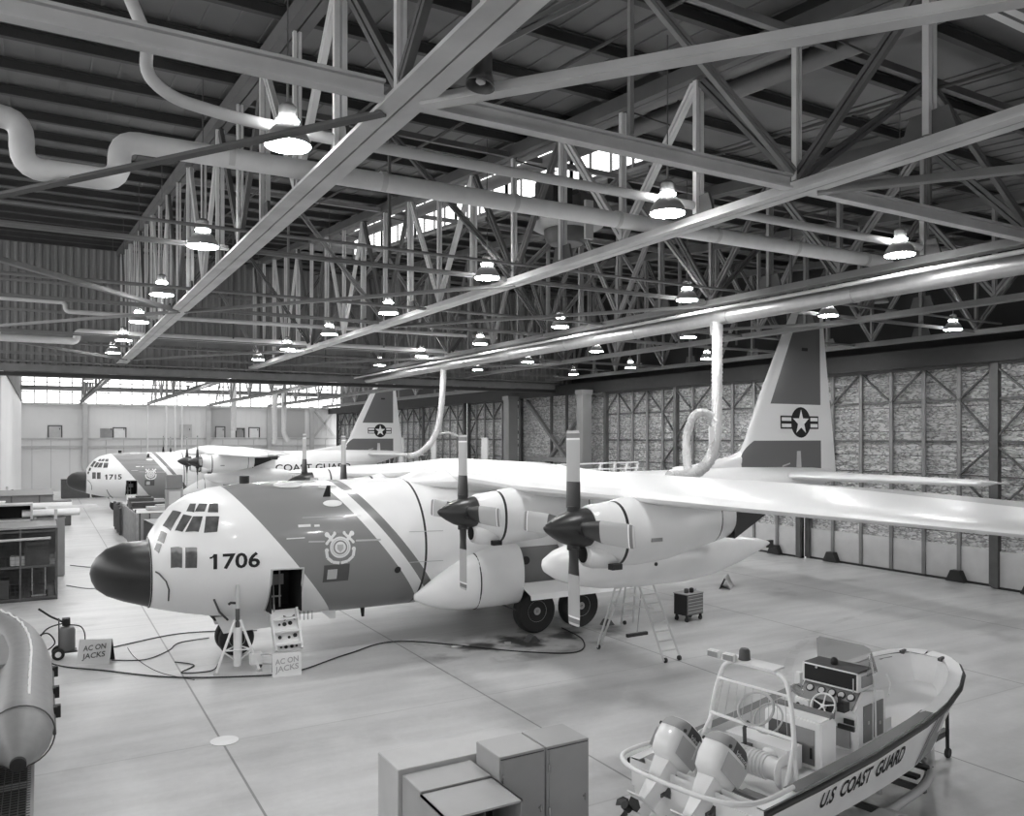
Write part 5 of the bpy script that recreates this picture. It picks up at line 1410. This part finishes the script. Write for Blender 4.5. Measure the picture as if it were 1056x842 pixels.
KZ = [(.3, .72), (4.5, .74), (5.6, .80), (6.3, .92), (6.9, 1.14), (7.3, 1.5), (7.58, 1.98)]
xs = [.3, .9, 1.5, 2.2, 3, 3.8, 4.6, 5.2, 5.6, 6, 6.3, 6.6, 6.9, 7.1, 7.25, 7.38, 7.45, 7.52, 7.56, 7.58]
rs = []
for x in xs:
    h, g_, c_, cz_, k_ = (interp(t, x) for t in (HB, GZ, CH, CZ, KZ))
    rs.append([(x, -h, g_), (x, -h - .0, g_ - .1), (x, -(h * .6 + c_ * .4), (g_ * .55 + cz_ * .45)), (x, -c_, cz_), (x, -c_ * .55, (cz_ + k_) / 2 - .02), (x, 0, k_), (x, c_ * .55, (cz_ + k_) / 2 - .02), (x, c_, cz_), (x, (h * .6 + c_ * .4), (g_ * .55 + cz_ * .45)), (x, h, g_ - .1), (x, h, g_)])
mb = MB(); mb.rings(rs, close=False)
mb.add(rs[0], [tuple(range(11))])
hull = mb.build('hull', M['ivory'], boat, 40)
def side_pt(x, t, off=.008, s_=-1):
    """t 0 at the gunwale, 1 at the chine, on the outer side"""
    h, g_, c_, cz_ = (interp(q, x) for q in (HB, GZ, CH, CZ))
    P0 = Vector((x, s_ * h, g_ - .1)); P1 = Vector((x, s_ * (h * .6 + c_ * .4), (g_ * .55 + cz_ * .45))); P2 = Vector((x, s_ * c_, cz_))
    L1 = (P1 - P0).length; L2 = (P2 - P1).length; d = t * (L1 + L2)
    p = P0.lerp(P1, d / L1) if d < L1 else P1.lerp(P2, (d - L1) / L2)
    return p + Vector((0, s_ * off, 0))
# inner liner with a raised bow floor
DK = 1.25
IN = .17
rs = []
for x in [.42, 1, 1.6, 2.2, 3, 3.8, 4.6, 5.2, 5.6, 6, 6.3, 6.6, 6.85, 7.05, 7.2, 7.3]:
    h = max(.03, interp(HB, x + .14) - IN); g_ = interp(GZ, x) + .012; dk = DK if x < 5.0 else DK + (x - 5.0) * .16
    c_ = h * (.93 if x < 5 else .93 - .10 * (x - 5))
    rs.append([(x, -h, g_), (x, -h * .98, g_ - .05), (x, -c_, dk + .05), (x, -c_ * .9, dk), (x, 0, dk), (x, c_ * .9, dk), (x, c_, dk + .05), (x, h * .98, g_ - .05), (x, h, g_)])
mb = MB(); mb.rings(rs, close=False); mb.add(rs[0], [tuple(range(9))]); mb.add(rs[-1], [tuple(range(9))])
mb.build('deck_liner', M['ivory'], boat, 40)
# gunwale cap
mb = MB()
cap = []
xo = xs; L_ = []
for x in xs:
    h = interp(HB, x); g_ = interp(GZ, x)
    xi = x if x < 6 else 6 + (x - 6) * (7.3 - 6) / (7.58 - 6)
    hi = max(.0, interp(HB, min(xi + .14, 7.58)) - IN) if x > .3 else h - IN
    if x >= 7.58: hi = 0.0
    L_.append(((x, h, g_), (xi, hi, interp(GZ, xi) + .012)))
vs = []; fs = []
for s_ in (-1, 1):
    o = len(vs)
    for a, b in L_: vs += [(a[0], s_ * a[1], a[2] + .012), (b[0], s_ * b[1], b[2] + .012)]
    for i in range(len(L_) - 1): fs.append((o + 2 * i, o + 2 * i + 1, o + 2 * i + 3, o + 2 * i + 2))
mb.add(vs, fs); mb.build('gunwale_cap', M['ivory'], boat)
for s_ in (-1, 1):
    m2 = MB(); vs = []; 
    for x in [1.0 + k * .25 for k in range(17)]:
        h = interp(HB, x); g_ = interp(GZ, x) + .03; vs += [(x, s_ * (h - .01), g_), (x, s_ * (h - IN - .03 + .0), g_)]
    m2.add(vs, [(2 * i, 2 * i + 1, 2 * i + 3, 2 * i + 2) for i in range(16)]); m2.build('nonslip_strip', M['mgray'], boat)
    MB().tube([(x, s_ * interp(HB, x) + s_ * .015, interp(GZ, x) - .045) for x in xs], .042, 8).build('rub_rail', M['black'], boat, 50)
# gray strip inside the bow, deeper towards the tip
m2 = MB(); 
for s_ in (1,):
    rr = []
    for x in [4.9 + .2 * k for k in range(12)]:
        h = max(.03, interp(HB, x + .14) - IN); g_ = interp(GZ, x); rr += [(x, s_ * (h - .012), g_ - .03), (x, s_ * (h - .04 - .0 * x), g_ - .06 - .26 * (x - 4.9) / 2.2)]
    m2.add(rr, [(2 * i, 2 * i + 1, 2 * i + 3, 2 * i + 2) for i in range(11)])
m2.build('bow_gray_patch', M['gray'], boat)
# side markings
tv, tf, tw, th = text_mesh('U.S  COAST  GUARD', .3, 2.4, .008)
def onside(x, z):  # z: 0..1 from chine up
    return side_pt(x, 1 - z)
decal('side_lettering', [([(1.66 + a, .46 + b * .42 / th) for a, b in tv], tf)], onside, M['blacktxt'], boat, .2)
tv, tf, tw, th = text_mesh('256002', .2, .62, .004)
decal('bow_number', [([(6.15 + a, .66 + b * .2 / th) for a, b in tv], tf)], onside, M['dgray'], boat, .15)
decal('hull_stripe', [quad((4.85, .02), (5.45, .02), (5.95, .99), (5.3, .99))], onside, M['gray'], boat, .1)
decal('hull_stripe_edge', [quad((4.68, .02), (4.74, .02), (5.2, .99), (5.14, .99))], onside, M['mgray'], boat, .1)
decal('hull_crest', [quad((5.42, .5), (5.58, .5), (5.66, .92), (5.5, .92))], lambda x, z: side_pt(x, 1 - z, .014), M['white2'], boat, .1)
# stern rail, cleats, floor strips
MB().tube(smooth_path([(1.0, -1.08, 1.72), (.35, -1.1, 1.74), (-.05, -.98, 1.76), (-.22, -.6, 1.76), (-.26, 0, 1.76), (-.22, .6, 1.76), (.0, .98, 1.76), (.45, 1.1, 1.74), (1.0, 1.08, 1.72)], 5), .032, 10).build('stern_rail', M['white2'], boat, 50)
for p in ((.35, -.55), (.35, .55)): MB().cyl((p[0], p[1] * 1.2, 1.5), (-.2, p[1] * 1.1, 1.75), .022, 8).build('rail_strut', M['white2'], boat, 40)
MB().bb(.28, .42, -1.05, 1.05, 1.25, 1.5).build('transom_cap', M['ivory'], boat)
MB().bb(.95, 1.25, -.95, -.2, DK, DK + .1).bb(.7, .78, -1., -.3, 1.5, 1.54).build('stern_tray', M['gray'], boat)
for (x, y) in ((6.0, .98), (7.2, -.35), (7.2, .35)): MB().box((x, y, interp(GZ, x) + .05), (.2, .04, .05)).box((x, y, interp(GZ, x) + .03), (.06, .05, .06)).build('cleat', M['dgray'], boat)
MB().bb(4.95, 5.35, -.3, .35, DK - .01, DK + .22).build('bow_step', M['ivory'], boat)
MB().bar((3.2, -.8, DK + .03), (3.75, -.75, DK + .03), .05, .05).build('deck_strip', M['black'], boat)
MB().tube([(6.1, .1, 1.6), (6.3, .15, 1.75), (6.45, .3, 1.85)], .018, 6).build('bow_line', M['white2'], boat)
# ---- centre console
con = empty('c', (0, 0, 0)); con.parent = boat
bpy.data.objects.remove(con)
mb = MB(); mb.prism([(3.85, -.5, DK), (4.78, -.5, DK), (4.7, -.5, 2.1), (4.0, -.5, 2.2), (3.72, -.5, 1.95), (3.8, -.5, 1.75)], (0, 1.02, 0))
con = mb.build('console', M['ivory'], boat, None, .015)
MB().prism([(3.715, -.46, 1.955), (3.985, -.46, 2.195), (3.99, .48, 2.205), (3.72, .48, 1.965)], (-.008, 0, .008)).build('instrument_panel', M['mgray'], con)
for k, y in enumerate((-.36, -.2, -.04, .14, .34)):
    m_ = Matrix.Translation((3.87, y, 2.105)) @ Matrix.Rotation(R(-48), 4, 'Y')
    g1 = MB(); g1.lathe([(.068, 0), (.07, .02), (.06, .025), (.0, .02)], 16, m_); gg = g1.build('gauge', M['black'], con)
    g1 = MB(); g1.lathe([(.05, .02), (.05, .028), (.0, .028)], 14, m_); g1.build('dial_face', M['lgray'], gg)
m_ = Matrix.Translation((3.62, -.02, 1.95)) @ Matrix.Rotation(R(-60), 4, 'Y')
wv = [m_ @ Vector((.2 * math.cos(q), .2 * math.sin(q), 0)) for q in [2 * PI * k / 28 for k in range(29)]]
sw_ = MB().tube(wv, .016, 7, False)
for k in range(5): 
    q = 2 * PI * k / 5; sw_.tube([m_ @ Vector((0, 0, .0)), m_ @ Vector((.2 * math.cos(q), .2 * math.sin(q), 0))], .012, 5)
sw_.tube([m_ @ Vector((0, 0, -.15)), m_ @ Vector((0, 0, .02))], .035, 8)
sw_.build('steering_wheel', M['white2'], con, 40)
MB().prism([(3.66, -.2, 1.78), (3.7, -.2, 2.02), (3.7, .18, 2.02), (3.66, .18, 1.78)], (-.01, 0, 0)).build('wheel_backing', M['black'], con)
MB().box((3.62, -.36, 2.02), (.16, .12, .14)).box((3.56, -.34, 2.12), (.04, .05, .14)).build('throttle', M['black'], con)
MB().bb(3.66, 3.74, .26, .5, 1.7, 1.95).build('dash_block', M['ivory'], con)
for y, z in ((.44, 1.86), (.34, 1.84)): MB().cyl((3.64, y, z), (3.66, y, z), .03, 10).build('knob', M['black'], con)
MB().bb(3.65, 3.67, .28, .48, 1.72, 1.77).bb(3.74, 3.76, -.47, -.3, 1.72, 1.8).bb(3.74, 3.78, -.47, -.2, 1.62, 1.69).build('switch_panel', M['black'], con)
MB().bb(3.78, 3.83, -.38, .3, 1.32, 1.62).build('locker_hatch', M['gray'], con)
MB().bb(3.98, 4.25, -.515, -.5, 1.4, 1.98).bb(4.33, 4.62, -.515, -.5, 1.42, 1.98).build('side_door', M['mgray'], con)
for p in ((4.12, 1.7), (4.5, 1.62)): MB().box((p[0], -.52, p[1]), (.04, .015, .05)).build('door_latch', M['lgray'], con)
MB().tube([(4.3, -.55, 1.3), (4.28, -.54, 2.3), (4.3, -.45, 2.72)], .016, 7).build('grab_bar', M['white2'], con, 40)
# radio box
rb = MB(); rb.bb(3.9, 4.4, -.46, .5, 2.2, 2.22); rb.bb(3.9, 4.4, -.46, .5, 2.48, 2.5); rb.bb(3.9, 4.4, -.46, -.43, 2.2, 2.5); rb.bb(3.9, 4.4, .47, .5, 2.2, 2.5); rb.bb(4.36, 4.4, -.46, .5, 2.2, 2.5)
rbo = rb.build('radio_box', M['ivory'], con)
MB().bb(3.91, 4.3, -.43, .47, 2.225, 2.475).build('radio_face', M['black'], rbo)
MB().bb(3.92, 4.4, -.44, .48, 2.5, 2.51).build('radio_box_top', M['dgray'], rbo)
MB().bb(4.0, 4.34, -.475, -.46, 2.26, 2.44).build('side_vent', M['gray'], rbo)
MB().lathe([(.05, 0), (.06, .02), (.06, .08), (.03, .12), (.01, .125)], 14, Matrix.Translation((4.1, .05, 2.51))).build('compass', M['black'], rbo, 40)
MB().cyl((3.885, .25, 2.46), (3.9, .25, 2.46), .02, 8).build('catch', M['lgray'], rbo)
MB().cyl((3.86, -.4, 2.2), (3.86, -.4, 2.42), .012, 6).build('aerial_stub', M['lgray'], rbo)
MB().bb(3.88, 3.98, .54, .64, 2.1, 2.3).build('drink_holder', M['white2'], con)
ws = MB(); A0, A1 = Vector((4.44, -.5, 2.45)), Vector((4.44, .54, 2.45))
ws.prism([A0, A1, (4.3, .48, 2.83), (4.26, .40, 2.88), (4.28, -.35, 2.87), (4.32, -.44, 2.82)], (.012, 0, .004))
ws.prism([A0, (4.05, -.52, 2.45), (4.2, -.5, 2.65), (4.32, -.46, 2.80)], (0, -.012, 0))
ws.build('windshield', M['tint'], con)
# ---- seat box
sb = MB(); sb.prism([(2.75, -.48, DK), (3.2, -.48, DK), (3.2, -.48, 1.9), (3.1, -.48, 2.0), (2.75, -.48, 1.98)], (0, .96, 0)); sbo = sb.build('seat_box', M['ivory'], boat, None, .02)
MB().bb(3.02, 3.16, -.47, .47, 1.96, 2.04).build('seat_cushion', M['mgray'], sbo)
MB().bb(2.735, 2.75, -.38, .4, 1.32, 1.62).bb(2.735, 2.75, -.38, -.02, 1.32, 1.85).build('stowage_door', M['gray'], sbo)
MB().bb(2.73, 2.745, -.02, .4, 1.62, 1.85).bb(2.73, 2.745, .1, .4, 1.3, 1.7).build('stowage_opening', M['dgray'], sbo)
MB().box((2.725, -.33, 1.5), (.015, .03, .16)).build('door_catch', M['black'], sbo)
# ---- light arch
ar = MB()
ar.tube(smooth_path([(1.58, -.78, 1.3), (1.66, -.7, 1.95), (1.78, -.55, 2.62), (1.86, -.36, 2.84), (1.9, .1, 2.87), (1.9, .55, 2.83), (1.86, .7, 2.55), (1.76, .78, 1.95), (1.7, .82, 1.35)], 5), .034, 10)
arch = ar.build('light_arch', M['ivory'], boat, 50)
for s_ in (-1, 1):
    MB().tube([(1.2, s_ * .78, 1.3), (1.42, s_ * .75, 1.65), (1.68, s_ * .69, 2.05)], .03, 8).build('arch_brace', M['ivory'], arch, 40)
MB().tube([(1.68, -.68, 2.05), (1.76, .76, 2.05)], .028, 8).build('cross_bar', M['ivory'], arch, 40)
MB().tube([(1.78, -.55, 2.6), (1.84, .68, 2.58)], .02, 8).build('upper_bar', M['ivory'], arch, 40)
MB().prism([(1.78, -.3, 2.88), (2.05, -.3, 2.9), (2.05, .5, 2.9), (1.78, .6, 2.88)], (0, 0, .03)).build('top_plate', M['white2'], arch)
for y in (.72, .44):
    l_ = MB().box((1.78, y, 2.95), (.1, .22, .12)).build('flood_lamp', M['white2'], arch, None, .02)
    MB().box((1.725, y, 2.95), (.01, .17, .08)).build('lamp_glass', M['gray'], l_)
MB().lathe([(.09, 0), (.095, .02), (.085, .04), (.08, .15), (.06, .18), (.01, .19)], 18, Matrix.Translation((1.95, .3, 2.9))).build('beacon', M['dgray'], arch, 40)
s2 = MB(); s2.lathe([(.02, .08), (.06, .06), (.085, 0), (.085, -.02), (.0, -.01)], 18, Matrix.Translation((1.88, -.62, 2.7)) @ Matrix.Rotation(R(70), 4, 'Y')); s2.build('search_light', M['chrome'], arch, 40)
# towing reel, cover and fire extinguisher in the stern well
MB().tube([(1.55, -.55, 1.62), (1.55, .75, 1.62)], .16, 16).build('tow_reel', M['white2'], boat, 40)
rl = MB()
for k in range(16): rl.tube([(1.55 + .17 * math.cos(q), -.35 + k * .06, 1.62 + .17 * math.sin(q)) for q in [2 * PI * j / 14 for j in range(15)]], .018, 5, False)
rl.build('tow_line', M['ivory'], boat, 50)
for y in (-.58, .78): MB().lathe([(.02, 0), (.22, 0), (.24, .03), (.02, .04)], 20, Matrix.Translation((1.55, y, 1.62)) @ Matrix.Rotation(R(90), 4, 'X')).build('reel_flange', M['ivory'], boat, 40)
MB().bb(1.45, 1.65, -.7, -.62, DK, 1.7).build('reel_stand', M['ivory'], boat); MB().bb(1.45, 1.65, .82, .9, DK, 1.7).build('reel_stand', M['ivory'], boat)
MB().lathe([(.05, 0), (.14, .02), (.14, .25), (.1, .3), (.02, .32)], 16, Matrix.Translation((2.35, .1, DK))).build('bollard', M['ivory'], boat, 40)
MB().tube([(2.2, .45, DK), (2.18, .46, 1.8), (2.2, .4, 1.9)], .03, 8).box((2.2, .45, DK + .15), (.16, .14, .3)).build('pump_post', M['dgray'], boat, 40)
MB().bb(2.3, 2.7, -.2, .9, DK, DK + .35).build('side_locker', M['ivory'], boat)
nt_ = MB()
for k in range(9): nt_.tube([(1.84, .6 - k * .13, 2.57), (1.74, .66 - k * .15, 2.06)], .005, 4)
nt_.tube([(1.86 + .16 * math.sin(q), .05 + .28 * math.cos(q), 2.26 + .2 * math.sin(q)) for q in [2 * PI * j / 24 for j in range(25)]], .02, 6, False)
nt_.tube([(1.95 + .14 * math.sin(q), -.1 + .22 * math.cos(q), 2.14 + .18 * math.sin(q)) for q in [2 * PI * j / 24 for j in range(25)]], .014, 6, False)
nt_.build('coiled_cables', M['lgray'], boat)

# ---- outboard motors, tilted up
def outboard(y, label):
    e = empty('outboard_motor', (0, 0, 0), label, 'outboard motor', 'pair of outboard motors')
    e.matrix_world = Matrix.Translation(BO) @ Matrix.Rotation(BR, 4, 'Z') @ Matrix.Translation((.33, y, 1.58)) @ Matrix.Rotation(R(44), 4, 'Y')
    # local z is the drive shaft (up = powerhead), local -x is aft
    rs = []
    for z, x0, x1, w in ((.12, -.26, .2, .15), (.18, -.36, .28, .2), (.34, -.40, .32, .225), (.52, -.40, .32, .225), (.64, -.36, .28, .21), (.72, -.28, .2, .17), (.75, -.16, .08, .1)):
        ring = []
        for k in range(28):
            q = 2 * PI * k / 28; cx_ = (x0 + x1) / 2; rx_ = (x1 - x0) / 2
            ring.append((cx_ + rx_ * math.copysign(abs(math.cos(q)) ** .6, math.cos(q)), w * math.copysign(abs(math.sin(q)) ** .6, math.sin(q)), z))
        rs.append(ring)
    mb = MB(); mb.rings(rs); cw = mb.build('cowling', M['white'], e, 50)
    def loop(z, x0, x1, w, q0, q1, n_=12):
        pts_ = []
        for k in range(n_ + 1):
            q = q0 + (q1 - q0) * k / n_; cx_ = (x0 + x1) / 2; rx_ = (x1 - x0) / 2
            pts_.append(Vector((cx_ + (rx_ + .007) * math.copysign(abs(math.cos(q)) ** .6, math.cos(q)), (w + .007) * math.copysign(abs(math.sin(q)) ** .6, math.sin(q)), z)))
        return pts_
    def wrap(q0, q1, m, nm):
        rows_ = [loop(z, a_, b_, w_, q0, q1) for z, a_, b_, w_ in ((.53, -.396, .316, .222), (.64, -.36, .28, .21), (.70, -.305, .225, .18))]
        g_ = MB(); g_.rings(rows_, close=False); return g_.build(nm, m, cw, 60)
    wrap(R(-108), R(-20), M['black'], 'side_band'); wrap(R(20), R(108), M['black'], 'side_band')
    wrap(R(108), R(252), M['gray'], 'rear_band')
    flat_text('cowl_lettering', 'Johnson', .1, M['white2'], cw, (.02, -.236, .555), (1, 0, 0), (0, .18, 1), .36, True)
    flat_text('cowl_lettering', 'Johnson', .1, M['white2'], cw, (.02, .236, .555), (-1, 0, 0), (0, -.18, 1), .36, True)
    for s_ in (-1, 1):
        b_ = MB(); b_.prism([(-.3, s_ * .228, .22), (.22, s_ * .228, .22), (.26, s_ * .23, .5), (-.32, s_ * .23, .48)], (0, s_ * .004, 0)); b_.build('side_panel', M['lgray'], cw)
        MB().cyl((-.3, s_ * .2, .56), (-.3, s_ * .225, .56), .025, 8).build('side_button', M['black'], cw)
    MB().rings([[(-.22, -.13, .12), (.18, -.13, .12), (.18, .13, .12), (-.22, .13, .12)], [(-.2, -.09, -.2), (.08, -.09, -.2), (.08, .09, -.2), (-.2, .09, -.2)], [(-.22, -.06, -.5), (.04, -.06, -.5), (.04, .06, -.5), (-.22, .06, -.5)], [(-.24, -.035, -.78), (0, -.035, -.78), (0, .035, -.78), (-.24, .035, -.78)]]).build('leg', M['white'], e)
    MB().bb(-.4, .06, -.12, .12, -.53, -.51).build('cavitation_plate', M['white2'], e)
    mb = MB(); loft(mb, [(-.34, 0, -.72, .05, .05), (-.2, 0, -.72, .075, .075), (0, 0, -.72, .07, .07), (.14, 0, -.72, .03, .03), (.18, 0, -.72, .005, .005)], 16); mb.build('gearcase', M['white'], e, 40)
    MB().prism([(-.2, -.012, -.77), (.05, -.012, -.77), (-.16, -.012, -1.0), (-.22, -.012, -1.0)], (0, .024, 0)).build('skeg', M['white'], e)
    pr_ = MB(); pr_.cyl((-.46, 0, -.72), (-.34, 0, -.72), .055, 14); ph = pr_.build('propeller', M['black'], e, 40)
    for k in range(3):
        q = 2 * PI * k / 3 + .4; c_, s_ = math.cos(q), math.sin(q); P_ = []
        for (r_, a_) in ((.05, -.5), (.14, -.75), (.19, -.2), (.19, .25), (.14, .6), (.05, .5)):
            P_.append((-.40 + .06 * math.sin(a_ * 1.5), r_ * math.cos(q + a_), -.72 + r_ * math.sin(q + a_)))
        MB().prism(P_, (.012, 0, 0)).build('propeller_blade', M['black'], ph)
    MB().bb(.06, .24, -.14, .14, -.25, .05).cyl((.12, -.18, .0), (.12, .18, .0), .04, 10).cyl((.02, -.09, -.3), (.22, -.05, -.05), .03, 8).build('mounting_bracket', M['dgray'], e)
    MB().tube([(.25, .0, .1), (.35, .05, -.05), (.3, .1, -.3)], .025, 6).build('control_cable', M['black'], e)
    return e
outboard(.48, 'white tilted outboard motor on the boat stern, farther from the near side')
outboard(-.26, 'white tilted outboard motor on the boat stern, nearer the lettered side')

# ---- trailer
tr = empty('boat_trailer', BO, 'galvanised tandem boat trailer carrying the white patrol boat', 'trailer', None, BR)
for s_ in (-1, 1):
    MB().tube(smooth_path([(.2, s_ * .98, .55), (2.5, s_ * .98, .55), (4.6, s_ * .98, .56), (5.4, s_ * .90, .58), (6.0, s_ * .68, .60), (6.4, s_ * .5, .68), (6.5, s_ * .45, .95)], 5), .065, 8).build('side_rail', M['lgray'], tr, 50)
    MB().tube(smooth_path([(3.4, s_ * .8, .38), (5.0, s_ * .8, .38), (6.0, s_ * .62, .38), (6.6, s_ * .35, .36), (6.9, s_ * .05, .36)], 5), .06, 8).build('lower_rail', M['dgray'], tr, 50)
    for x in (2.55, 3.35):
        m_ = Matrix.Translation((x, s_ * 1.18, .32)) @ Matrix.Rotation(R(90), 4, 'X')
        t_ = MB(); t_.lathe([(.16, -.08), (.27, -.1), (.31, -.07), (.32, 0), (.31, .07), (.27, .1), (.16, .08)], 28, m_); w_ = t_.build('wheel_tire', M['rubber'], tr, 35)
        t_ = MB(); t_.lathe([(.03, -.09), (.13, -.07), (.17, -.09), (.17, .09), (.13, .07), (.03, .09)], 20, m_); t_.build('wheel_rim', M['lgray'], w_, 35)
    MB().rings([[(x, s_ * 1.04, z), (x, s_ * 1.32, z), (x, s_ * 1.32, z + .02), (x, s_ * 1.04, z + .02)] for x, z in ((2.12, .4), (2.2, .62), (2.5, .72), (3.4, .72), (3.72, .62), (3.82, .4))]).build('fender', M['lgray'], tr)
    MB().bar((.8, s_ * .55, .74), (4.6, s_ * .55, .74), .1, .1).build('bunk', M['wood'], tr)
    for x in (.9, 2.6, 4.4): MB().bar((x, s_ * .55, .5), (x, s_ * .55, .72), .07, .07, (0, 1, 0)).build('bunk_post', M['lgray'], tr)
for x in (.6, 2.2, 3.8, 5.1): MB().bar((x, -.98, .5), (x, .98, .5), .09, .09).build('cross_member', M['dgray'], tr)
for x in (5.25, 5.75): MB().bar((x, -.8, .62), (x, .8, .62), .16, .05).build('hull_pad', M['black'], tr)
MB().bar((4.8, 0, .42), (8.3, 0, .46), .11, .11).build('tongue', M['dgray'], tr)
MB().bar((7.6, 0, .46), (7.85, 0, 1.35), .09, .09, (0, 1, 0)).build('winch_post', M['dgray'], tr)
MB().cyl((7.8, -.1, 1.35), (7.8, .1, 1.35), .09, 12).box((7.72, 0, 1.5), (.12, .16, .14)).build('winch', M['dgray'], tr, 40)
MB().cyl((8.1, -.1, .2), (8.08, -.1, 1.0), .035, 10).build('jack_tube', M['black'], tr, 40)
MB().lathe([(.03, -.03), (.09, -.035), (.105, 0), (.09, .035), (.03, .03)], 18, Matrix.Translation((8.12, -.1, .105)) @ Matrix.Rotation(R(90), 4, 'X')).build('jockey_wheel', M['rubber'], tr, 40)

# ================================================================== LIGHT
W = bpy.data.worlds.new('daylight_sky'); SC.world = W; W.use_nodes = True
bg = W.node_tree.nodes['Background']; bg.inputs[0].default_value = (1, 1, 1, 1); bg.inputs[1].default_value = 3.2
SC.view_settings.view_transform = 'Standard'; SC.view_settings.look = 'None'; SC.view_settings.gamma = 1
SC.view_settings.use_curve_mapping = False; SC.view_settings.exposure = 0.0
SC.render.film_transparent = False
